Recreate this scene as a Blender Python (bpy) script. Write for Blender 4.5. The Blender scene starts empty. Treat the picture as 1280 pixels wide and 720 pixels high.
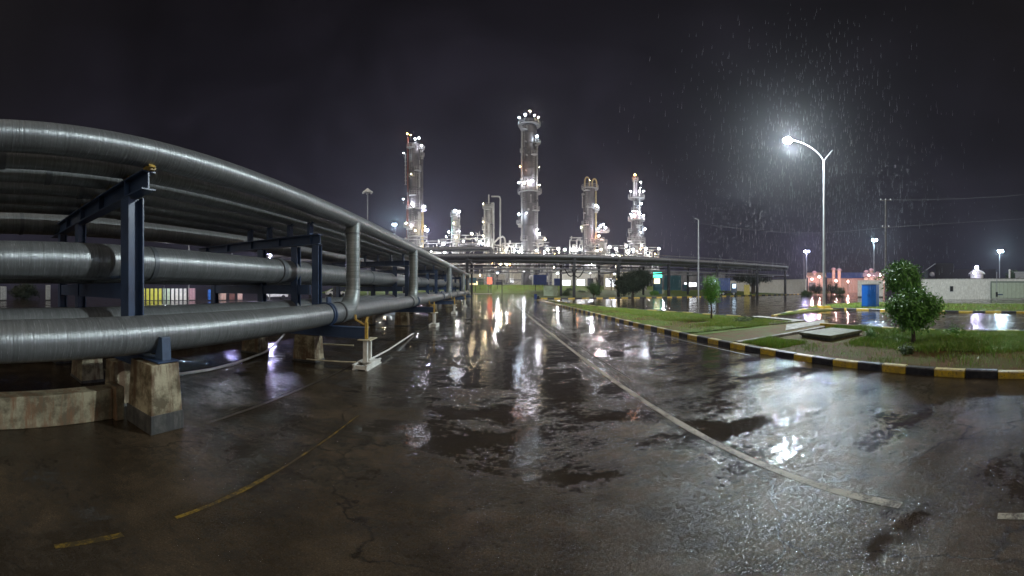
import bpy, math, random
from math import sin, cos, tan, pi, radians, atan2, sqrt, degrees
from mathutils import Vector, Matrix
import numpy as np
rnd = random.Random(7)
scene = bpy.context.scene
C = scene.collection
K = 7.3; VP = 618.0; HZ = 360.0; EYE = 1.7

# ------------------------------------------------------------------ survey helpers
def az(px): return radians((px - VP) / K)
def P(px, py):
    r = EYE / tan(radians((py - HZ) / K)); a = az(px)
    return (r * sin(a), r * cos(a))
def D(px, r): a = az(px); return (r * sin(a), r * cos(a))
def Z(py, r): return EYE + r * tan(radians((HZ - py) / K))
def W(n, r): return r * radians(n / K)

# ------------------------------------------------------------------ materials
def newmat(name):
    m = bpy.data.materials.new(name); m.use_nodes = True
    nt = m.node_tree; b = nt.nodes['Principled BSDF']
    return m, nt, b
def N(nt, t, **kw):
    n = nt.nodes.new(t)
    for k, v in kw.items():
        if k in n.inputs: n.inputs[k].default_value = v
        else: setattr(n, k, v)
    return n
def ramp(nt, src, stops):
    r = nt.nodes.new('ShaderNodeValToRGB'); e = r.color_ramp.elements
    while len(e) < len(stops): e.new(0.5)
    for i, (p, c) in enumerate(stops):
        e[i].position = p; e[i].color = (c[0], c[1], c[2], 1) if hasattr(c, '__len__') else (c, c, c, 1)
    nt.links.new(src, r.inputs[0]); return r
def pos(nt, scale=(1, 1, 1), obj=False):
    if obj:
        g = nt.nodes.new('ShaderNodeTexCoord'); o = g.outputs['Object']
    else:
        g = nt.nodes.new('ShaderNodeNewGeometry'); o = g.outputs['Position']
    mp = nt.nodes.new('ShaderNodeMapping'); mp.inputs['Scale'].default_value = scale
    nt.links.new(o, mp.inputs[0]); return mp.outputs[0]
def noise(nt, vec, scale, detail=4, rough=.55, dist=0):
    n = N(nt, 'ShaderNodeTexNoise', Scale=scale, Detail=detail, Roughness=rough, Distortion=dist)
    nt.links.new(vec, n.inputs['Vector']); return n.outputs['Fac']
def mixc(nt, f, a, b):
    m = nt.nodes.new('ShaderNodeMix'); m.data_type = 'RGBA'
    for k, v in ((0, f), (6, a), (7, b)):
        if isinstance(v, bpy.types.NodeSocket): nt.links.new(v, m.inputs[k])
        else: m.inputs[k].default_value = v if not hasattr(v, '__len__') else (v[0], v[1], v[2], 1)
    return m.outputs[2]
def math_(nt, op, a, b=None, clamp=False):
    m = nt.nodes.new('ShaderNodeMath'); m.operation = op; m.use_clamp = clamp
    for k, v in ((0, a), (1, b)):
        if v is None: continue
        if isinstance(v, bpy.types.NodeSocket): nt.links.new(v, m.inputs[k])
        else: m.inputs[k].default_value = v
    return m.outputs[0]
def bump(nt, b, h, strength, dist):
    bp = N(nt, 'ShaderNodeBump', Strength=strength, Distance=dist); nt.links.new(h, bp.inputs['Height'])
    nt.links.new(bp.outputs[0], b.inputs['Normal']); return bp

def simple(name, c1, c2=None, rough=.5, metal=0.0, scale=3.0, rv=.12, bs=.15, bd=.01, coat=0, stretch=(1, 1, 1)):
    m, nt, b = newmat(name); c2 = c2 or tuple(x * .7 for x in c1)
    v = pos(nt, stretch)
    n = noise(nt, v, scale, 6, .6)
    r = ramp(nt, n, [(.3, c2), (.7, c1)]); nt.links.new(r.outputs[0], b.inputs['Base Color'])
    rr = math_(nt, 'ADD', math_(nt, 'MULTIPLY', noise(nt, v, scale * 4, 3), rv * 2), rough - rv)
    nt.links.new(rr, b.inputs['Roughness']); b.inputs['Metallic'].default_value = metal
    b.inputs['Coat Weight'].default_value = coat; b.inputs['Coat Roughness'].default_value = .12
    if bs: bump(nt, b, noise(nt, v, scale * 8, 4), bs, bd)
    return m

def emit(name, col, s):
    m, nt, b = newmat(name)
    b.inputs['Base Color'].default_value = (*col, 1); b.inputs['Emission Color'].default_value = (*col, 1)
    b.inputs['Emission Strength'].default_value = s
    # mild patchiness of the lens
    return m

def asphalt():
    m, nt, b = newmat('wet_asphalt')
    v = pos(nt)
    big = noise(nt, pos(nt, (.62, 1.15, 1)), .95, 8, .62, .1)
    edge = noise(nt, v, 14, 5, .8)
    sy = nt.nodes.new('ShaderNodeSeparateXYZ'); nt.links.new(v, sy.inputs[0])
    mr = N(nt, 'ShaderNodeMapRange'); mr.inputs[1].default_value = 1.5; mr.inputs[2].default_value = 9; mr.inputs[3].default_value = -.035; mr.inputs[4].default_value = .07
    nt.links.new(sy.outputs[1], mr.inputs[0])
    # the road dips along its middle, so rain collects there
    dx = math_(nt, 'SUBTRACT', sy.outputs[0], .3); dip = nt.nodes.new('ShaderNodeMapRange'); dip.interpolation_type = 'SMOOTHSTEP'
    nt.links.new(math_(nt, 'ABSOLUTE', dx), dip.inputs[0]); dip.inputs[1].default_value = 2.2; dip.inputs[2].default_value = .2; dip.inputs[3].default_value = 0; dip.inputs[4].default_value = .10
    dy = nt.nodes.new('ShaderNodeMapRange'); nt.links.new(sy.outputs[1], dy.inputs[0]); dy.inputs[1].default_value = 2.2; dy.inputs[2].default_value = 3.6
    big = math_(nt, 'ADD', big, math_(nt, 'MULTIPLY', dip.outputs[0], dy.outputs[0]))
    bb_ = math_(nt, 'ADD', math_(nt, 'ADD', big, mr.outputs[0]), math_(nt, 'MULTIPLY', math_(nt, 'SUBTRACT', edge, .5), .42))
    pud = ramp(nt, bb_, [(.425, 0.0), (.55, 1.0)]).outputs[0]          # 1 = standing water
    mid = ramp(nt, noise(nt, v, 2.2, 9, .74), [(.36, 0.0), (.66, 1.0)]).outputs[0]
    fine = noise(nt, v, 95, 3, .7)
    col = mixc(nt, mid, (.036, .0265, .0165), (.088, .064, .040))
    tone = ramp(nt, noise(nt, v, .9, 5, .6), [(.35, .65), (.65, 1.25)]).outputs[0]
    mm = nt.nodes.new('ShaderNodeMix'); mm.data_type = 'RGBA'; mm.blend_type = 'MULTIPLY'; mm.inputs[0].default_value = 1
    nt.links.new(col, mm.inputs[6]); nt.links.new(tone, mm.inputs[7])
    sp = ramp(nt, fine, [(.35, .5), (.6, 1.0), (.74, 2.6)]).outputs[0]
    m2 = nt.nodes.new('ShaderNodeMix'); m2.data_type = 'RGBA'; m2.blend_type = 'MULTIPLY'; m2.inputs[0].default_value = 1
    nt.links.new(mm.outputs[2], m2.inputs[6]); nt.links.new(sp, m2.inputs[7])
    vc = nt.nodes.new('ShaderNodeTexVoronoi'); vc.feature = 'DISTANCE_TO_EDGE'; vc.inputs['Scale'].default_value = .42
    wn = nt.nodes.new('ShaderNodeTexNoise'); wn.inputs['Scale'].default_value = 1.6; wn.inputs['Detail'].default_value = 6; nt.links.new(v, wn.inputs['Vector'])
    va = nt.nodes.new('ShaderNodeVectorMath'); va.operation = 'MULTIPLY_ADD'; nt.links.new(wn.outputs['Color'], va.inputs[0]); va.inputs[1].default_value = (1.1, 1.1, 0); nt.links.new(v, va.inputs[2])
    nt.links.new(va.outputs[0], vc.inputs['Vector'])
    crack = ramp(nt, vc.outputs['Distance'], [(0.0, .3), (.008, 1.0)]).outputs[0]
    m3 = nt.nodes.new('ShaderNodeMix'); m3.data_type = 'RGBA'; m3.blend_type = 'MULTIPLY'; m3.inputs[0].default_value = 1
    nt.links.new(m2.outputs[2], m3.inputs[6]); nt.links.new(crack, m3.inputs[7]); m2 = m3
    dark = mixc(nt, pud, m2.outputs[2], (.026, .020, .014))
    nt.links.new(mixc(nt, .25, dark, m2.outputs[2]), b.inputs['Base Color'])
    r = math_(nt, 'ADD', math_(nt, 'MULTIPLY', mid, .10), .08)
    rough = math_(nt, 'ADD', math_(nt, 'MULTIPLY', math_(nt, 'SUBTRACT', 1.0, pud), r), .085)
    nt.links.new(rough, b.inputs['Roughness'])
    b.inputs['IOR'].default_value = 1.5
    film = ramp(nt, math_(nt, 'ADD', math_(nt, 'MULTIPLY', noise(nt, v, 92, 3, .85), .72), math_(nt, 'MULTIPLY', noise(nt, v, 27, 3, .75), .28)), [(.455, .02), (.515, .24), (.57, .95)]).outputs[0]
    nt.links.new(math_(nt, 'MAXIMUM', film, math_(nt, 'MULTIPLY', pud, .55)), b.inputs['Specular IOR Level'])
    # wet aggregate glitters where there is no standing water; rain ripples where there is
    dry = math_(nt, 'SUBTRACT', 1.0, math_(nt, 'MULTIPLY', pud, .93))
    grit = math_(nt, 'ADD', noise(nt, v, 34, 4, .8), math_(nt, 'MULTIPLY', noise(nt, v, 60, 3, .7), .32))
    agg = math_(nt, 'MULTIPLY', grit, dry)
    b1 = N(nt, 'ShaderNodeBump', Strength=1.0, Distance=.0055); nt.links.new(agg, b1.inputs['Height'])
    rip = math_(nt, 'MULTIPLY', noise(nt, v, 7, 3, .6), .3)
    b2 = N(nt, 'ShaderNodeBump', Strength=.12, Distance=.02); nt.links.new(rip, b2.inputs['Height'])
    nt.links.new(b1.outputs[0], b2.inputs['Normal'])
    b3 = N(nt, 'ShaderNodeBump', Strength=.5, Distance=.020); nt.links.new(noise(nt, v, 2.3, 4, .6), b3.inputs['Height'])
    nt.links.new(b2.outputs[0], b3.inputs['Normal'])
    nt.links.new(b3.outputs[0], b.inputs['Normal'])
    return m

def pipe_mat(name, axis, base=(.34, .355, .355), rough=.37, metal=.55, obj=False):
    m, nt, b = newmat(name)
    f = 38.0; s = [.6, .6, .6]; s[axis] = f
    ring = noise(nt, pos(nt, tuple(s)), 1.0, 5, .65)
    s2 = [1.2, 1.2, 1.2]; s2[axis] = 4
    patch = noise(nt, pos(nt, tuple(s2)), .9, 6, .65)
    s3 = [3, 3, 3]; s3[axis] = 60
    scr = ramp(nt, noise(nt, pos(nt, tuple(s3)), 1.4, 3, .8), [(.60, 0.0), (.68, 1.0)]).outputs[0]
    c = mixc(nt, patch, tuple(x * .45 for x in base), base)
    c = mixc(nt, math_(nt, 'MULTIPLY', ramp(nt, ring, [(.3, 0.0), (.68, 1.0)]).outputs[0], .75), c, tuple(x * .30 for x in base))
    c = mixc(nt, math_(nt, 'MULTIPLY', scr, .6), c, (.62, .64, .64))
    nt.links.new(c, b.inputs['Base Color'])
    nt.links.new(math_(nt, 'ADD', math_(nt, 'MULTIPLY', ring, .34), rough - .2), b.inputs['Roughness'])
    b.inputs['Metallic'].default_value = metal
    bump(nt, b, math_(nt, 'ADD', ring, math_(nt, 'MULTIPLY', patch, .6)), .6, .014)
    return m

def concrete(name, c1=(.37, .325, .215), c2=(.095, .075, .04), stain=(.10, .05, .022)):
    m, nt, b = newmat(name)
    drip = noise(nt, pos(nt, (6, 6, .9)), 1.6, 6, .7)
    blot = noise(nt, pos(nt), 3.2, 7, .7)
    c = mixc(nt, ramp(nt, blot, [(.42, 1.0), (.60, 0.0)]).outputs[0], c1, c2)
    c = mixc(nt, math_(nt, 'MULTIPLY', ramp(nt, drip, [(.46, 0.0), (.60, 1.0)]).outputs[0], .85), c, stain)
    nt.links.new(c, b.inputs['Base Color']); b.inputs['Roughness'].default_value = .7
    bump(nt, b, noise(nt, pos(nt), 30, 6, .7), .4, .01)
    return m

def worn(name, c1, c2, thr):
    m, nt, b = newmat(name); v = pos(nt)
    n = math_(nt, 'ADD', math_(nt, 'MULTIPLY', noise(nt, v, 5, 5, .7), .6), math_(nt, 'MULTIPLY', noise(nt, v, 60, 4, .8), .4))
    k = ramp(nt, n, [(thr - .05, 0.0), (thr + .05, 1.0)]).outputs[0]
    nt.links.new(mixc(nt, k, c2, c1), b.inputs['Base Color'])
    bump(nt, b, noise(nt, v, 60, 4, .7), .5, .006); b.inputs['Roughness'].default_value = .5; b.inputs['Specular IOR Level'].default_value = .25
    return m
def kerb_mat(name, col, worn):
    m, nt, b = newmat(name)
    n = noise(nt, pos(nt), 7, 7, .7)
    g = nt.nodes.new('ShaderNodeNewGeometry')
    dirt = ramp(nt, n, [(.44, 1.0), (.58, 0.0)]).outputs[0]
    c = mixc(nt, math_(nt, 'MULTIPLY', dirt, .75), col, worn)
    chips = ramp(nt, noise(nt, pos(nt), 26, 5, .7), [(.57, 0.0), (.62, 1.0)]).outputs[0]
    c = mixc(nt, chips, c, tuple(x * .35 + .02 for x in worn))
    nt.links.new(c, b.inputs['Base Color'])
    b.inputs['Roughness'].default_value = .33; b.inputs['Coat Weight'].default_value = .3
    bump(nt, b, noise(nt, pos(nt), 22, 6, .7), .5, .015)
    return m

def lawn(name, soil=True, cover=.5):
    m, nt, b = newmat(name)
    n = noise(nt, pos(nt), .55, 7, .65)
    f = noise(nt, pos(nt), 9, 6, .75)
    grass = mixc(nt, f, (.05, .085, .014), (.13, .19, .035))
    dirt = mixc(nt, f, (.060, .029, .010), (.150, .080, .028))
    dirt = mixc(nt, math_(nt, 'MULTIPLY', ramp(nt, noise(nt, pos(nt), 1.7, 6, .7), [(.40, 0.0), (.58, 1.0)]).outputs[0], .7), dirt, (.075, .10, .022))
    k = ramp(nt, n, [(cover - .06, 0.0), (cover + .06, 1.0)]).outputs[0]
    c = mixc(nt, k, dirt, grass) if soil else grass
    nt.links.new(c, b.inputs['Base Color']); b.inputs['Roughness'].default_value = .7; b.inputs['Specular IOR Level'].default_value = .12
    bump(nt, b, noise(nt, pos(nt), 25, 6, .8), .9, .05)
    return m

def leafm(name, c1, c2, rough=.38):
    m, nt, b = newmat(name)
    n = noise(nt, pos(nt), 6, 5, .7)
    nt.links.new(mixc(nt, ramp(nt, n, [(.3, 0.0), (.7, 1.0)]).outputs[0], c1, c2), b.inputs['Base Color'])
    b.inputs['Roughness'].default_value = rough
    b.inputs['Transmission Weight'].default_value = 0.0
    b.inputs['Subsurface Weight'].default_value = 0.0
    return m

M = {}
M['asphalt'] = asphalt()
M['pipe'] = pipe_mat('pipe_cladding', 1)
M['pipe_v'] = pipe_mat('riser_cladding', 2, (.34, .37, .36), .4, .45)
M['pipe_x'] = pipe_mat('far_pipe_cladding', 0, (.30, .30, .32), .45, .4)
M['collar'] = simple('dark_collar', (.13, .14, .15), rough=.45, metal=.4)
M['navy'] = simple('navy_steel', (.040, .072, .145), (.020, .036, .078), rough=.42, scale=2.5, bs=.1)
M['bluelite'] = simple('faded_blue_steel', (.06, .10, .17), (.03, .05, .09), rough=.4, scale=6)
M['darksteel'] = simple('dark_steel', (.03, .035, .045), (.015, .018, .022), rough=.5)
M['blacksteel'] = simple('black_steel', (.012, .013, .018), rough=.55)
M['concrete'] = concrete('stained_concrete')
M['concrete_dark'] = concrete('damp_dark_concrete', (.10, .095, .085), (.04, .04, .035), (.03, .03, .03))
M['concrete_low'] = concrete('low_wall_concrete', (.27, .235, .15), (.09, .07, .038), (.15, .07, .03))
M['slab'] = concrete('pale_paving', (.30, .30, .28), (.11, .105, .09), (.13, .11, .08))
M['slabgreen'] = concrete('mossy_slab_top', (.17, .185, .13), (.07, .08, .05), (.10, .09, .06))
M['ochre'] = simple('ochre_paint', (.62, .42, .08), (.3, .19, .05), rough=.5, scale=14)
M['yellow'] = kerb_mat('kerb_yellow', (.78, .54, .03), (.46, .32, .08))
M['kyellowtop'] = kerb_mat('kerb_worn_yellow', (.66, .56, .26), (.5, .44, .28))
M['kblack'] = kerb_mat('kerb_black', (.018, .019, .028), (.06, .06, .065))
M['kblacktop'] = kerb_mat('kerb_worn_black', (.05, .05, .062), (.16, .16, .16))
M['line_w'] = worn('white_road_paint', (.30, .28, .22), (.06, .05, .038), .46)
M['line_y'] = worn('yellow_road_paint', (.24, .155, .02), (.045, .033, .016), .545)
M['line_old'] = worn('old_road_paint', (.065, .058, .048), (.035, .028, .02), .52)
M['lawn'] = lawn('island_turf'); M['lawnfar'] = lawn('far_turf', True, .42)
M['turf'] = lawn('green_turf', True, .40)
M['soil'] = lawn('bare_soil', True, .9)
M['blade'] = leafm('grass_blade', (.08, .20, .018), (.22, .38, .05))
M['bladedry'] = leafm('dry_blade', (.22, .24, .05), (.36, .38, .09))
M['leaf'] = leafm('leaf_green', (.03, .11, .012), (.12, .32, .03), .5)
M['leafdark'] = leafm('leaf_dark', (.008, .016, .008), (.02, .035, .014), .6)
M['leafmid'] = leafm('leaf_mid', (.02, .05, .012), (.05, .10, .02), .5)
M['leafyoung'] = leafm('leaf_young', (.04, .14, .014), (.14, .38, .04), .5)
M['bark'] = simple('bark', (.07, .05, .035), (.03, .02, .015), rough=.8, scale=12, bs=.6)
M['galv'] = simple('galvanised_pole', (.30, .31, .32), (.23, .24, .24), rough=.4, metal=.25, scale=2)
M['pole_dark'] = simple('dark_pole', (.06, .05, .045), (.03, .026, .022), rough=.7)
M['white'] = simple('white_paint', (.74, .74, .70), (.5, .49, .44), rough=.45, scale=5)
M['cream'] = simple('cream_paint', (.62, .58, .42), (.35, .30, .2), rough=.5, scale=9)
M['wallwhite'] = concrete('painted_wall', (.72, .71, .65), (.58, .57, .52), (.50, .48, .42))
M['wallgreen'] = simple('pale_green_panel', (.44, .50, .38), (.36, .40, .30), rough=.5)
M['trimdark'] = simple('gate_trim', (.16, .2, .16), rough=.5)
M['cabblue'] = simple('blue_sheet', (.006, .12, .50), (.004, .08, .36), rough=.4, scale=1.2, bs=.06)
M['cabtop'] = simple('grey_cabinet_top', (.35, .36, .36), rough=.5)
M['boxblue'] = simple('dark_blue_sheet', (.012, .05, .26), (.008, .03, .14), rough=.4)
M['teal'] = simple('teal_sheet', (.02, .12, .17), rough=.5)
M['roofblue'] = simple('blue_roof', (.05, .10, .32), (.03, .07, .22), rough=.5)
M['pinkwall'] = simple('salmon_wall', (.62, .42, .34), (.5, .3, .22), rough=.7)
M['black'] = simple('near_black', (.008, .007, .007), rough=.8)
M['rubber'] = simple('rubber', (.012, .012, .013), rough=.8)
M['shell'] = simple('tower_shell', (.17, .162, .166), (.065, .062, .066), rough=.42, metal=.35, scale=.5, stretch=(1, 1, .35), bs=.2, bd=.1)
M['shelldark'] = simple('tower_shell_dark', (.13, .125, .13), (.06, .06, .065), rough=.5, metal=.3, scale=.5, stretch=(1, 1, .3), bs=.2, bd=.1)
M['shellpale'] = simple('vessel_pale', (.44, .44, .42), (.28, .28, .26), rough=.5, metal=.1, scale=.5)
M['steelpale'] = simple('plant_steel', (.40, .40, .39), (.22, .22, .21), rough=.5, scale=.8)
M['steelyellow'] = simple('plant_yellow_steel', (.5, .40, .20), (.32, .25, .13), rough=.5, scale=.8)
M['steelred'] = simple('plant_red_steel', (.17, .05, .035), (.09, .03, .025), rough=.6)
M['plantgreen'] = simple('plant_green', (.16, .27, .2), rough=.5)
M['orange'] = simple('orange_sheet', (.7, .16, .06), rough=.5)
M['pink'] = simple('pink_sheet', (.6, .4, .44), (.5, .25, .3), rough=.5)
M['yg'] = simple('yellow_green_sheet', (.55, .52, .06), (.4, .40, .05), rough=.5)
M['palegreen'] = simple('pale_green_sheet', (.45, .55, .40), rough=.5)
M['yellowbox'] = simple('yellow_sheet', (.6, .5, .12), rough=.5)
M['wire'] = simple('overhead_wire', (.22, .22, .22), rough=.5)
M['L_white'] = emit('lamp_white', (.90, .88, 1), 184)
M['L_cool'] = emit('lamp_cool', (.72, .85, 1), 211)
M['L_violet'] = emit('lamp_violet', (.70, .66, 1), 330)
M['L_warm'] = emit('lamp_warm', (1, .80, .48), 132)
M['L_orange'] = emit('lamp_orange', (1, .36, .10), 158)
M['L_pink'] = emit('lamp_pink', (1, .56, .50), 620)
M['L_mast'] = emit('mast_lamp_cool', (.62, .84, 1), 2200)
M['L_mastv'] = emit('mast_lamp_violet', (.60, .56, 1), 2200)
M['L_fill'] = emit('fill_lamp', (.86, .90, 1), 620)
M['L_uw'] = emit('unit_lamp_white', (.94, .96, 1), 640)
M['L_uy'] = emit('unit_lamp_warm', (1, .80, .48), 380)
M['L_green'] = emit('lit_green_sign', (.10, .75, .50), 3.2)
M['L_yel'] = emit('lit_yellow_window', (1, .8, .45), 2.6)
M['L_win'] = emit('lit_white_window', (.92, .95, 1), 2.5)
M['L_blue'] = emit('lit_blue_window', (.6, .8, 1), 2.0)
M['L_street'] = emit('street_lamp_lens', (.88, 1, 1), 1900)
M['L_red'] = emit('lit_red_tank', (1, .16, .09), 1.6)

# ------------------------------------------------------------------ mesh builder
class MB:
    def __init__(s): s.v = []; s.f = []; s.m = []; s.s = []
    def add(s, v, f, mi=0, sm=False):
        o = len(s.v); s.v += [tuple(p) for p in v]
        for q in f: s.f.append(tuple(i + o for i in q)); s.m.append(mi); s.s.append(sm)
        return s
    def box(s, x0, x1, y0, y1, z0, z1, mi=0, rot=0, c=None):
        v = [(x, y, z) for x in (x0, x1) for y in (y0, y1) for z in (z0, z1)]
        if rot:
            cx, cy = c if c else ((x0 + x1) / 2, (y0 + y1) / 2)
            v = [(cx + (x - cx) * cos(rot) - (y - cy) * sin(rot), cy + (x - cx) * sin(rot) + (y - cy) * cos(rot), z) for x, y, z in v]
        return s.add(v, [(0, 1, 3, 2), (4, 6, 7, 5), (0, 4, 5, 1), (2, 3, 7, 6), (0, 2, 6, 4), (1, 5, 7, 3)], mi)
    def tube(s, pts, r, n=16, mi=0, caps=True, radii=None):
        pts = [Vector(p) for p in pts]; rings = []
        up = None
        for i, p in enumerate(pts):
            a = pts[max(i - 1, 0)]; b = pts[min(i + 1, len(pts) - 1)]; t = (b - a).normalized()
            if up is None:
                up = Vector((0, 0, 1)) if abs(t.z) < .9 else Vector((1, 0, 0))
            u = up - t * up.dot(t)
            if u.length < 1e-4: u = Vector((0, 1, 0)) - t * t.y
            u.normalize(); up = u; w = t.cross(u)
            rr = radii[i] if radii else r
            # keep elbow sections from thinning
            if 0 < i < len(pts) - 1:
                t1 = (p - a).normalized(); t2 = (b - p).normalized(); cs = max(.5, cos(t1.angle(t2, 0) / 2))
            rings.append([p + (u * cos(2 * pi * k / n) + w * sin(2 * pi * k / n)) * rr for k in range(n)])
        v = [q for R_ in rings for q in R_]
        f = [(i * n + k, i * n + (k + 1) % n, (i + 1) * n + (k + 1) % n, (i + 1) * n + k) for i in range(len(pts) - 1) for k in range(n)]
        s.add(v, f, mi, True)
        if caps:
            s.add(rings[0], [tuple(range(n))[::-1]], mi); s.add(rings[-1], [tuple(range(n))], mi)
        return s
    def bar(s, a, b, w, h=None, mi=0):
        h = h or w; a = Vector(a); b = Vector(b); t = (b - a).normalized()
        up = Vector((0, 0, 1)) if abs(t.z) < .95 else Vector((0, 1, 0))
        x = t.cross(up).normalized(); y = x.cross(t)
        v = [p + x * (sx * w / 2) + y * (sy * h / 2) for p in (a, b) for sx, sy in ((-1, -1), (1, -1), (1, 1), (-1, 1))]
        return s.add(v, [(0, 1, 2, 3), (7, 6, 5, 4), (0, 4, 5, 1), (1, 5, 6, 2), (2, 6, 7, 3), (3, 7, 4, 0)], mi)
    def sphere(s, c, r, n=8, mi=0, sz=1.0, sm=True):
        v = [(c[0], c[1], c[2] + r * sz)]
        for i in range(1, n):
            t = pi * i / n
            for k in range(n * 2): a = pi * k / n; v.append((c[0] + r * sin(t) * cos(a), c[1] + r * sin(t) * sin(a), c[2] + r * sz * cos(t)))
        v.append((c[0], c[1], c[2] - r * sz)); m = n * 2; f = []
        for k in range(m): f.append((0, 1 + k, 1 + (k + 1) % m))
        for i in range(n - 2):
            for k in range(m): f.append((1 + i * m + k, 1 + (i + 1) * m + k, 1 + (i + 1) * m + (k + 1) % m, 1 + i * m + (k + 1) % m))
        L = len(v) - 1
        for k in range(m): f.append((L, 1 + (n - 2) * m + (k + 1) % m, 1 + (n - 2) * m + k))
        return s.add(v, f, mi, sm)
    def prism(s, poly, z0, z1, mi=0):
        n = len(poly); v = [(x, y, z0) for x, y in poly] + [(x, y, z1) for x, y in poly]
        f = [tuple(range(n))[::-1], tuple(range(n, 2 * n))] + [(i, (i + 1) % n, n + (i + 1) % n, n + i) for i in range(n)]
        return s.add(v, f, mi)
    def build(s, name, mats, parent=None, bevel=0, base=None):
        me = bpy.data.meshes.new(name)
        v = s.v
        off = None
        if parent is not None: off = parent.location
        elif base is not None: off = Vector(base)
        if off is not None: v = [(a - off[0], b - off[1], c - off[2]) for a, b, c in v]
        me.from_pydata(v, [], s.f)
        if not isinstance(mats, (list, tuple)): mats = [mats]
        for m in mats: me.materials.append(m)
        me.polygons.foreach_set('material_index', s.m); me.polygons.foreach_set('use_smooth', s.s)
        me.update()
        o = bpy.data.objects.new(name, me); C.objects.link(o)
        if parent is not None: o.parent = parent
        elif base is not None: o.location = base
        if bevel:
            b = o.modifiers.new('b', 'BEVEL'); b.width = bevel; b.segments = 2; b.limit_method = 'ANGLE'
        return o
def sub(mb, name, mats, part, bevel=0):
    """sub-part: child of a part whose origin is at its parent's origin"""
    root = part.parent
    o = mb.build(name, mats, None, bevel, base=tuple(root.location) if root else (0, 0, 0))
    o.location = (0, 0, 0); o.parent = part
    return o
def tag(o, label=None, cat=None, group=None, kind=None):
    if label: o['label'] = label
    if cat: o['category'] = cat
    if group: o['group'] = group
    if kind: o['kind'] = kind
    return o
def thing(name, label, cat, loc, group=None):
    o = bpy.data.objects.new(name, None); C.objects.link(o); o.location = loc; o.empty_display_size = .2
    return tag(o, label, cat, group)
def struct(mb, name, mats, bevel=0, kind='structure'):
    o = mb.build(name, mats, None, bevel); o['kind'] = kind; return o
ORD = ['nearest', 'second', 'third', 'fourth', 'fifth', 'sixth', 'seventh', 'eighth', 'ninth', 'tenth', 'eleventh', 'twelfth', 'thirteenth']
def arc(c, a, b, r0, n=8):
    """points of a quarter bend with corner c, arriving from direction a, leaving in direction b"""
    c = Vector(c); a = Vector(a).normalized(); b = Vector(b).normalized()
    o = c - a * r0 + b * r0
    return [tuple(o + (-b) * r0 * cos(t) + a * r0 * sin(t)) for t in [pi / 2 * i / n for i in range(n + 1)]]

# ------------------------------------------------------------------ ground, roads, kerbs
g = MB(); g.add([(-900, -400, 0), (900, -400, 0), (900, 1200, 0), (-900, 1200, 0)], [(0, 1, 2, 3)])
struct(g, 'ground', M['asphalt'])

def strip(x0, y0, x1, y1, w, z):
    d = Vector((x1 - x0, y1 - y0)).normalized(); n = Vector((-d.y, d.x)) * w / 2
    L = sqrt((x1 - x0) ** 2 + (y1 - y0) ** 2); k = max(2, int(L / .25)); A = []; B = []
    for i in range(k + 1):
        t = i / k; x = x0 + (x1 - x0) * t; y = y0 + (y1 - y0) * t; j1 = rnd.uniform(-.006, .006); j2 = rnd.uniform(-.006, .006)
        nn = n.normalized()
        A.append((x + n.x + nn.x * j1, y + n.y + nn.y * j1, z)); B.append((x - n.x + nn.x * j2, y - n.y + nn.y * j2, z))
    return A + B, [(i, i + 1, k + 2 + i, k + 1 + i) for i in range(k)]
ml = MB()
for (a, b) in ((.78, 41), (-2.2, .14)): ml.add(*strip(2.09, a, 2.07 if a > 0 else 2.09, b, .085, .004))
struct(ml, 'white_lane_line', M['line_w'])
ml = MB(); ml.add(*strip(2.42, 5.5, 2.36, 30, .035, .004)); struct(ml, 'faded_lane_line', M['line_old'])
ml = MB()
for a, b, w in ((.44, .83, .05), (1.2, 2.12, .04), (2.12, 3.9, .024)): ml.add(*strip(-1.685, a, -1.68, b, w, .004))
struct(ml, 'yellow_edge_line', M['line_y'])
ml = MB(); ml.add(*strip(16.3, -40, 16.2, 10.6, .13, .004)); ml.add(*strip(5.75, 6, 5.75, 45, .08, .004))
struct(ml, 'side_road_line', M['line_old'])
for y, nm in ((15.2, 0), (26, 1), (35, 2)):
    ml = MB(); ml.add(*strip(-2.6, y, 5.9, y + .4, .05, .003)); struct(ml, 'joint_line', M['blacksteel'])

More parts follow.
